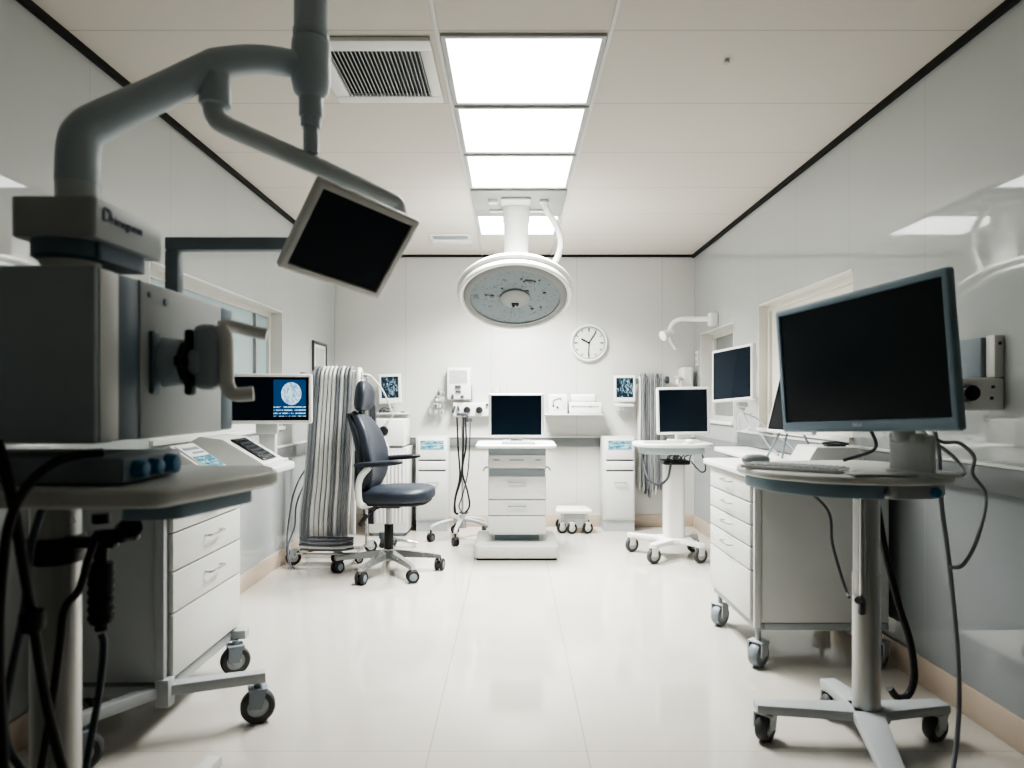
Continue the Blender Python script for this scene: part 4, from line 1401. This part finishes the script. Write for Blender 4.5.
mb = pad(.03, .045, .016, Matrix.Translation((1.33, 5.12, .8985)), p=2.4)
tag(origin_to(mb.done('computer_mouse', WHITE), (1.33, 5.12, .8825)), 'small white mouse beside the keyboard on the far pedestal cart', 'mouse')
cord('hanging_loop', 'dark cable loop swinging below the far pedestal cart top', [(1.20, 5.155, .73), (1.165, 5.12, .62), (1.09, 5.10, .575), (1.02, 5.12, .62), (1.0, 5.2, .74), (1.01, 5.24, .785)], .009, GREYD)
cord('hanging_loop', 'thin dark cable loop on the wall side of the far pedestal column', [(1.37, 5.24, .74), (1.44, 5.22, .66), (1.48, 5.22, .68), (1.46, 5.24, .79)], .005, GREYD)

# ================================================================== RIGHT WALL EQUIPMENT
# curved wall lamp
t = thing('wall_lamp', 'white curved swan-neck examination lamp on the right wall', 'lamp', (XR, 5.9, 1.87))
MB().box((XR - .035, 5.82, 1.895), (.07, .09, .11), .012).done('wall_mount', WHITE, t)
mb = MB()
mb.tube([(XR - .06, 5.82, 1.90), (1.60, 5.88, 1.905), (1.46, 5.95, 1.91), (1.40, 5.98, 1.87), (1.385, 6.0, 1.80), (1.40, 6.0, 1.72), (1.44, 6.0, 1.655)], lambda u: .024 - .010 * u, seg=14)
mb.done('swan_neck', WHITE, t)
mb = MB()
mb.cyl((1.385, 5.985, 1.80), (1.31, 5.95, 1.765), .028, .045, seg=24, bev=.006).cyl((1.41, 5.99, 1.80), (1.36, 5.97, 1.80), .024, seg=18)
mb.done('lamp_head', WHITE, t)
# dispenser in the corner
t = thing('hanging_dispenser', 'rounded white dispenser with spout in the far right corner', 'dispenser', (1.64, 6.2, 1.24))
MB().span((1.585, 6.38, 1.22), (1.70, YB, 1.52), .03, 4).done('dispenser_body', WHITE, t)
mb = MB()
mb.tube([(1.60, 6.40, 1.40), (1.56, 6.36, 1.405), (1.54, 6.34, 1.395), (1.54, 6.34, 1.36)], .017, seg=12)
mb.box((1.545, 6.34, 1.422), (.07, .04, .016), .006)
mb.done('spout', WHITE, t)
t = thing('wall_switch', 'tiny white switch plate on the right wall below the swan-neck lamp', 'switch', (XR, 6.42, 1.6))
MB().span((XR - .012, 6.38, 1.53), (XR, 6.46, 1.67), .004).done('switch_plate', WHITE, t)
mb = MB()
mb.box((XR - .014, 6.42, 1.63), (.008, .03, .03), .002).box((XR - .014, 6.42, 1.57), (.008, .03, .03), .002)
mb.done('rocker', GREYL, t)
# wall arm monitor
t = thing('arm_monitor', 'white framed black monitor on a wall arm below the cream window panel', 'monitor', (1.70, 4.95, 1.2))
M3 = rot_m((1.49, 4.6, 1.381), -71.4, -2.3, -3.1)
display(t, M3, .44, .366, .035, .009, WHITE, SCREENB)
mb = MB()
mb.tube([(1.53, 4.615, 1.38), (1.60, 4.72, 1.33), (1.64, 4.93, 1.30), (XR - .01, 4.98, 1.30)], .016, seg=12)
mb.box((XR - .012, 4.98, 1.30), (.024, .08, .12), .006)
mb.done('wall_arm', WHITE, t)
mb = MB()
mb.box((1.545, 4.58, 1.175), (.06, .06, .035), .008).box((1.55, 4.60, 1.15), (.03, .04, .03), .005)
mb.done('cable_socket', GREYL, t)
cord('hanging_thin_cable', 'thin grey cord hanging from the wall arm monitor to the white cabinet top', [(1.55, 4.58, 1.125), (1.56, 4.5, 1.05), (1.59, 4.35, .98), (1.58, 4.2, .92), (1.55, 4.0, .90), (1.50, 3.85, .897)], .005, CABG)
cord('hanging_thin_cable', 'second thin grey cord curving from the wall arm monitor beside the rail', [(1.56, 4.61, 1.12), (1.62, 4.5, 1.08), (1.66, 4.35, 1.0), (1.66, 4.1, .94), (1.62, 3.9, .90), (1.60, 3.8, .897)], .004, CABG)
cord('hanging_thin_cable', 'pale thin cord looping under the wall arm monitor', [(1.54, 4.6, 1.12), (1.53, 4.62, 1.08), (1.55, 4.65, 1.0), (1.60, 4.6, 1.02), (1.60, 4.58, 1.10), (1.60, 4.58, 1.12)], .004, CABW)
# bracket holder on the window jamb
t = thing('glass_holder', 'small white bracket holder on the wall beside the cream window panel', 'holder', (XR, 4.9, 1.3))
mb = MB()
mb.span((XR - .012, 4.88, 1.38), (XR, 4.98, 1.54), .004)
mb.done('back_plate', WHITE, t)
mb = MB()
mb.box((XR - .06, 4.92, 1.515), (.10, .07, .02), .006).tube([(XR - .012, 4.92, 1.41), (XR - .07, 4.92, 1.40), (XR - .10, 4.92, 1.43)], .008, seg=8)
mb.done('holder_arm', WHITE, t)

# ================================================================== RIGHT DRAWER CABINET
t = thing('drawer_cabinet', 'large white five-drawer cabinet on casters against the right wall', 'cabinet', (1.4, 3.36, 0))
x0, x1, y0, y1 = 1.09, 1.69, 3.06, 3.70
zb, zt = .205, .855
MB().span((x0, y0, zb), (x1, y1, zt), .005).done('cabinet_body', OFFW, t)
MB().span((x0 - .006, y0 - .008, zb - .02), (x0 + .022, y0 + .012, zt), .003).done('corner_post', OFFW, t)
MB().span((x0 + .03, y0 - .006, zb + .02), (x1 - .01, y0 - .0005, zt - .01), .002).done('side_panel', OFFW, t)
for za, zz in [(.745, .848), (.642, .739), (.545, .636), (.437, .539), (.212, .431)]:
    d = MB().span((x0 - .018, y0 + .02, za), (x0, y1 - .006, zz), .004).done('drawer', OFFW, t)
    if za > .3:
        bar_handle(d, (x0 - .018, (y0 + y1) / 2 + .0, (za + zz) / 2 + .012), .13, (0, 1, 0), (-1, 0, 0), r=.004)
mb = MB()
mb.span((x0, y0, zb - .035), (x0 + .04, y1, zb - .001), .006).span((x1 - .04, y0, zb - .035), (x1, y1, zb - .001), .006)
mb.span((x0 + .04, y0, zb - .035), (x1 - .04, y0 + .04, zb - .001), .006).span((x0 + .04, y1 - .04, zb - .035), (x1 - .04, y1, zb - .001), .006)
mb.done('base_frame', GREYL, t)
for (x, y) in [(1.115, 3.09), (1.115, 3.66), (1.66, 3.09), (1.66, 3.66)]:
    caster(t, x - 1.4, y - 3.36, .056, .045, yaw=R(38), housing=GREYL, tyre=GREYM, hub=GREYL, top=.175)
MB().prism(rounded([(1.05, 3.0), (1.70, 3.0), (1.70, 3.78), (1.05, 3.78)], .04), .03, Matrix.Translation((0, 0, .856)), bev=.008, seg=3).done('worktop', WHITE, t)
# ledge beyond the cabinet
t = thing('wall_ledge', 'low white wall ledge beyond the right drawer cabinet', 'ledge', (1.6, 4.3, .85))
MB().prism(rounded([(1.42, 3.80), (XR - .032, 3.80), (XR - .032, 4.95), (1.46, 4.95)], .03), .03, Matrix.Translation((0, 0, .84)), bev=.006).done('ledge_board', WHITE, t)
for y in (4.0, 4.7):
    MB().span((1.48, y, .68), (XR - .016, y + .02, .8395), .003).done('bracket', GREYL, t)
# tilted panel monitor on the cabinet
t = thing('tilted_panel', 'dark tilted screen on thin legs standing on the right drawer cabinet', 'monitor', (1.45, 3.62, .887))
M4 = rot_m((1.485, 3.56, 1.19), -80, -15, 0)
display(t, M4, .42, .33, .028, .006, WHITE, SCREEN, back=False)
for p in ([(1.47, 3.72, 1.05), (1.43, 3.74, .96), (1.40, 3.75, .893)], [(1.47, 3.64, 1.04), (1.45, 3.64, .96), (1.44, 3.64, .893)], [(1.47, 3.44, 1.03), (1.50, 3.43, .96), (1.54, 3.42, .893)]):
    MB().tube(p, .006, seg=8).done('prop_leg', GREYM, t)
# wedge console on the cabinet
t = thing('wedge_console', 'pale grey wedge console with black cradle on the right drawer cabinet', 'console', (1.52, 3.35, .887))
MB().prism([(1.36, .888), (1.42, .985), (1.62, .985), (1.64, .94), (1.64, .888)], .22, XZ(3.40), bev=.006).done('console_body', OFFW, t)
mb = MB()
mb.box((1.53, 3.24, .992), (.09, .05, .012), .004).tube([(1.47, 3.24, 1.0), (1.53, 3.22, 1.005), (1.60, 3.25, .995)], .005, seg=8)
mb.done('cradle', GREYD, t)
for i, (a, b, l) in enumerate([((1.28, 3.16, .8925), (1.40, 3.12, .8925), 'pale tangled cord lying on the right drawer cabinet before the console'), ((1.20, 3.06, .895), (1.34, 3.035, .895), 'grey tangled cord on the right drawer cabinet beside the pale one'), ((1.42, 3.13, .893), (1.62, 3.08, .893), 'dark cord curling over the right drawer cabinet top toward the wall')]):
    A, B = Vector(a), Vector(b)
    D = B - A
    pts = [A, A + D * .3 + Vector((0, .035, .006)), A + D * .55 + Vector((0, -.03, .018)), A + D * .35 + Vector((0, -.045, .025)), A + D * .65 + Vector((0, .03, .03)), A + D * .85 + Vector((0, .02, .012)), B]
    cord('tangled_cable', l, pts, .0045 + .001 * i, [CABW, CABG, GREYD][i])

# wall boxes on the right wall
t = thing('suction_unit', 'white wall suction unit with black knob and grey canister plate by the big monitor', 'wall unit', (XR, 2.55, 1.17))
MB().span((XR - .035, 2.42, 1.285), (XR, 2.468, 1.435), .005).done('rail_bracket', WHITE, t)
MB().span((XR - .05, 2.47, 1.285), (XR - .028, 2.78, 1.43), .004).done('grey_plate', GREYM, t)
MB().span((XR - .028, 2.48, 1.30), (XR, 2.70, 1.42)).done('plate_spacer', OFFW, t)
MB().span((XR - .165, 2.415, 1.165), (XR, 2.56, 1.283), .012).done('regulator_box', WHITE, t)
mb = MB()
mb.cyl((XR - .138, 2.4145, 1.228), (XR - .142, 2.375, 1.228), .030, .028, seg=28, bev=.006)
mb.done('knob', BLACK, t)
for (x, y, z) in ((XR - .045, 2.4145, 1.25), (XR - .05, 2.4145, 1.21), (XR - .017, 2.4195, 1.405)):
    MB().cyl((x, y, z), (x, y - .0035, z), .006, seg=12).done('screw', GREYD, t)

# ================================================================== NEAR RIGHT WORKSTATION
t = thing('workstation_cart', 'near workstation cart with blue-edged rounded top on a grey pole', 'cart', (1.235, 2.38, 0))
poly = rounded([(.755, 2.33), (.775, 2.14), (.90, 1.99), (1.10, 1.935), (1.245, 1.955), (1.325, 2.03), (1.37, 2.2), (1.36, 2.50), (1.24, 2.54), (.86, 2.50)], .07)
MB().prism(poly, .024, Matrix.Translation((0, 0, .957)), bev=.009, seg=3).done('table_top', OFFW, t)
MB().prism(rounded([(.785, 2.32), (.80, 2.155), (.915, 2.015), (1.09, 1.962), (1.085, 2.46), (.87, 2.46)], .05), .042, Matrix.Translation((0, 0, .9145)), bev=.006).done('blue_skirt', SLATE, t)
MB().prism(rounded([(1.091, 1.962), (1.235, 1.98), (1.305, 2.05), (1.345, 2.21), (1.335, 2.47), (1.091, 2.47)], .03), .042, Matrix.Translation((0, 0, .9145)), bev=.006).done('grey_skirt', GREYL, t)
MB().cyl((1.235, 1.992, .935), (1.22, 1.962, .935), .014, seg=20, bev=.003).done('height_knob', BLUEK, t)
mb = MB()
mb.cyl((1.235, 2.38, .13), (1.235, 2.38, .60), .046, seg=32).cyl((1.235, 2.38, .60), (1.235, 2.38, .914), .043, seg=32)
mb.done('pole', STEEL, t)
MB().cyl((1.198, 2.335, .50), (1.198, 2.335, .914), .010, seg=16).done('rod', CHROME, t)
mb = MB()
mb.cyl((1.19, 2.33, .525), (1.17, 2.31, .525), .012, seg=14).box((1.195, 2.335, .50), (.02, .02, .06), .005)
mb.done('rod_clip', GREYD, t)
mb = MB()
mb.cyl((1.235, 2.38, .10), (1.235, 2.38, .135), .075, .06, seg=28)
legs = ((174, .375), (252, .56), (8, .30), (95, .25))
for a, L in legs:
    X = Matrix.Translation((1.235, 2.38, .10)) @ Matrix.Rotation(R(a), 4, 'Z')
    mb.prism([(-.03, -.055), (L * .5, -.04), (L, -.03), (L, .03), (L * .5, .04), (-.03, .055)], .036, X, bev=.008)
mb.done('cart_base', GREYL, t)
for (a, L), yw in zip(legs, (45, 30, 25, 20)):
    caster(t, (L - .035) * math.cos(R(a)), (L - .035) * math.sin(R(a)), .048, .04, yaw=R(yw), housing=GREYL, tyre=TYRE, hub=GREYL, top=.10)

t = thing('large_monitor', 'large blue-grey framed monitor with black screen on the near workstation cart', 'monitor', (1.2, 2.12, .981))
M5 = rot_m((1.034, 2.053, 1.318), -73.1, 2.4, -2.9)
display(t, M5, .672, .42, .026, .016, SLATE, SCREEN, chin=.012)
LMm = M5 @ Matrix.Translation((-.018, -.0135, -.189)) @ Matrix.Rotation(PI / 2, 4, 'X')
text_obj('DELU', .015, LMm, WHITE, 'brand_lettering', t, depth=.0004)
mb = MB()
fw = M5.to_3x3() @ Vector((0, 1, 0))
b0 = M5 @ Vector((.06, .045, -.08))
b1 = M5 @ Vector((.06, .10, -.20))
mb.tube([b0, b0 * .4 + b1 * .6, (b1.x + .005, b1.y, 1.09)], .03, seg=16)
ax = Matrix.Translation((b1.x + .0, b1.y, 0)) @ Matrix.Rotation(R(-73), 4, 'Z')
mb.box((0, .03, 1.045), (.15, .022, .115), .008, M=ax)
mb.box((0, .015, 1.092), (.10, .05, .03), .008, M=ax)
mb.prism(rounded([(-.10, -.012), (.10, -.012), (.10, .09), (-.10, .09)], .03), .012, ax @ Matrix.Translation((0, .03, .9815)), bev=.003)
mb.done('stand', OFFW, t)
# keyboard pads and mouse
KB = Matrix.Translation((.90, 2.18, .9825)) @ Matrix.Rotation(R(-38), 4, 'Z')
t = thing('grey_keyboard', 'flat grey keyboard on the near workstation cart below the large monitor', 'keyboard', (.90, 2.18, .9825))
MB().box((0, 0, .006), (.30, .125, .010), .003, M=KB).done('keyboard_base', OFFW, t)
mb = MB()
for i in range(15):
    for j in range(5):
        mb.box((-.133 + i * .019, -.045 + j * .0225, .0125), (.015, .018, .004), .001, M=KB)
mb.done('keys', GREYK, t)
KB2 = Matrix.Translation((1.078, 2.0, .9825)) @ Matrix.Rotation(R(-6), 4, 'Z')
mb = MB().box((0, 0, .004), (.175, .085, .007), .003, M=KB2)
tag(origin_to(mb.done('touch_pad', GREYK), (1.078, 2.0, .9825)), 'flat grey touch pad at the front edge of the near workstation cart', 'touch pad')
mb = pad(.05, .03, .018, Matrix.Translation((.835, 2.34, 1.0)) @ Matrix.Rotation(R(15), 4, 'Z'), p=2.4)
tag(origin_to(mb.done('computer_mouse', GREYL), (.835, 2.34, .9825)), 'grey mouse at the far corner of the near workstation cart', 'mouse')


def crop2(x, y, Y):
    return at(680 + x / 2.34, 440 + y / 2.34, Y)


cord('hanging_hose', 'thick black hose hanging under the near workstation cart with a curled end',
     [(1.30, 2.47, .898), crop2(462, 160, 2.48), crop2(480, 260, 2.50), crop2(510, 380, 2.5), crop2(538, 470, 2.5), crop2(548, 550, 2.5), crop2(535, 595, 2.5), crop2(510, 603, 2.48), crop2(490, 580, 2.46)], .0125, RUBBER, cat='hose')
cord('hanging_thin_cable', 'thin dark cord from the near cart underside to the rod clip', [(1.03, 2.45, .905), crop2(346, 165, 2.45), crop2(356, 240, 2.44), crop2(375, 310, 2.42), crop2(390, 355, 2.4), crop2(396, 368, 2.37)], .005, GREYD)
cord('hanging_grey_cable', 'long grey cord falling from the near cart past the right wall to the floor',
     [crop2(596, -20, 2.25), crop2(606, 30, 2.27), crop2(608, 90, 2.27), crop2(613, 160, 2.25), crop2(630, 290, 2.22), crop2(650, 500, 2.2), crop2(652, 650, 2.15), crop2(636, 780, 2.08), (1.29, 2.06, .008)], .007, CABG)
cord('hanging_grey_cable', 'grey cord looping out beside the near cart toward the right wall',
     [crop2(584, -10, 2.21), crop2(615, 5, 2.21), crop2(655, 8, 2.23), crop2(688, 40, 2.25), crop2(684, 78, 2.25), crop2(712, 120, 2.25), crop2(712, 170, 2.22), crop2(690, 245, 2.18), crop2(662, 292, 2.18), crop2(640, 298, 2.19), crop2(632, 297, 2.192)], .006, CABG)
cord('hanging_grey_cable', 'short grey cord dropping behind the large monitor stand', [crop2(540, -70, 2.34), crop2(560, -30, 2.34), crop2(590, 0, 2.3), crop2(640, 40, 2.25), crop2(665, 75, 2.2), crop2(650, 85, 2.15)], .006, CABG)
cord('hanging_dark_cable', 'dark cord standing behind the large monitor with a small black plug', [crop2(436, -75, 2.44), crop2(444, -30, 2.44), crop2(456, 20, 2.44), (1.176, 2.42, .99)], .006, GREYD)

# ================================================================== LIGHT + CAMERA
w = bpy.data.worlds.new('World')
scene.world = w
w.use_nodes = True
bg = w.node_tree.nodes['Background']
bg.inputs[0].default_value = (.8, .87, 1, 1)
bg.inputs[1].default_value = .02

cd = bpy.data.cameras.new('camera')
cam = bpy.data.objects.new('camera', cd)
COL.objects.link(cam)
cam.location = (0, 0, CAMZ)
cam.rotation_euler = (PI / 2, 0, 0)
cd.sensor_width = 36
cd.lens = 36 * F / 1024
cd.shift_y = 17 / 1024
cd.clip_start = .02
cd.dof.use_dof = True
cd.dof.focus_distance = 4.6
cd.dof.aperture_fstop = 2.6
scene.camera = cam
scene.view_settings.view_transform = 'AgX'
scene.view_settings.look = 'AgX - High Contrast'
scene.view_settings.exposure = 0.38
scene.cycles.max_bounces = 10
scene.cycles.diffuse_bounces = 6
scene.cycles.sample_clamp_indirect = 6
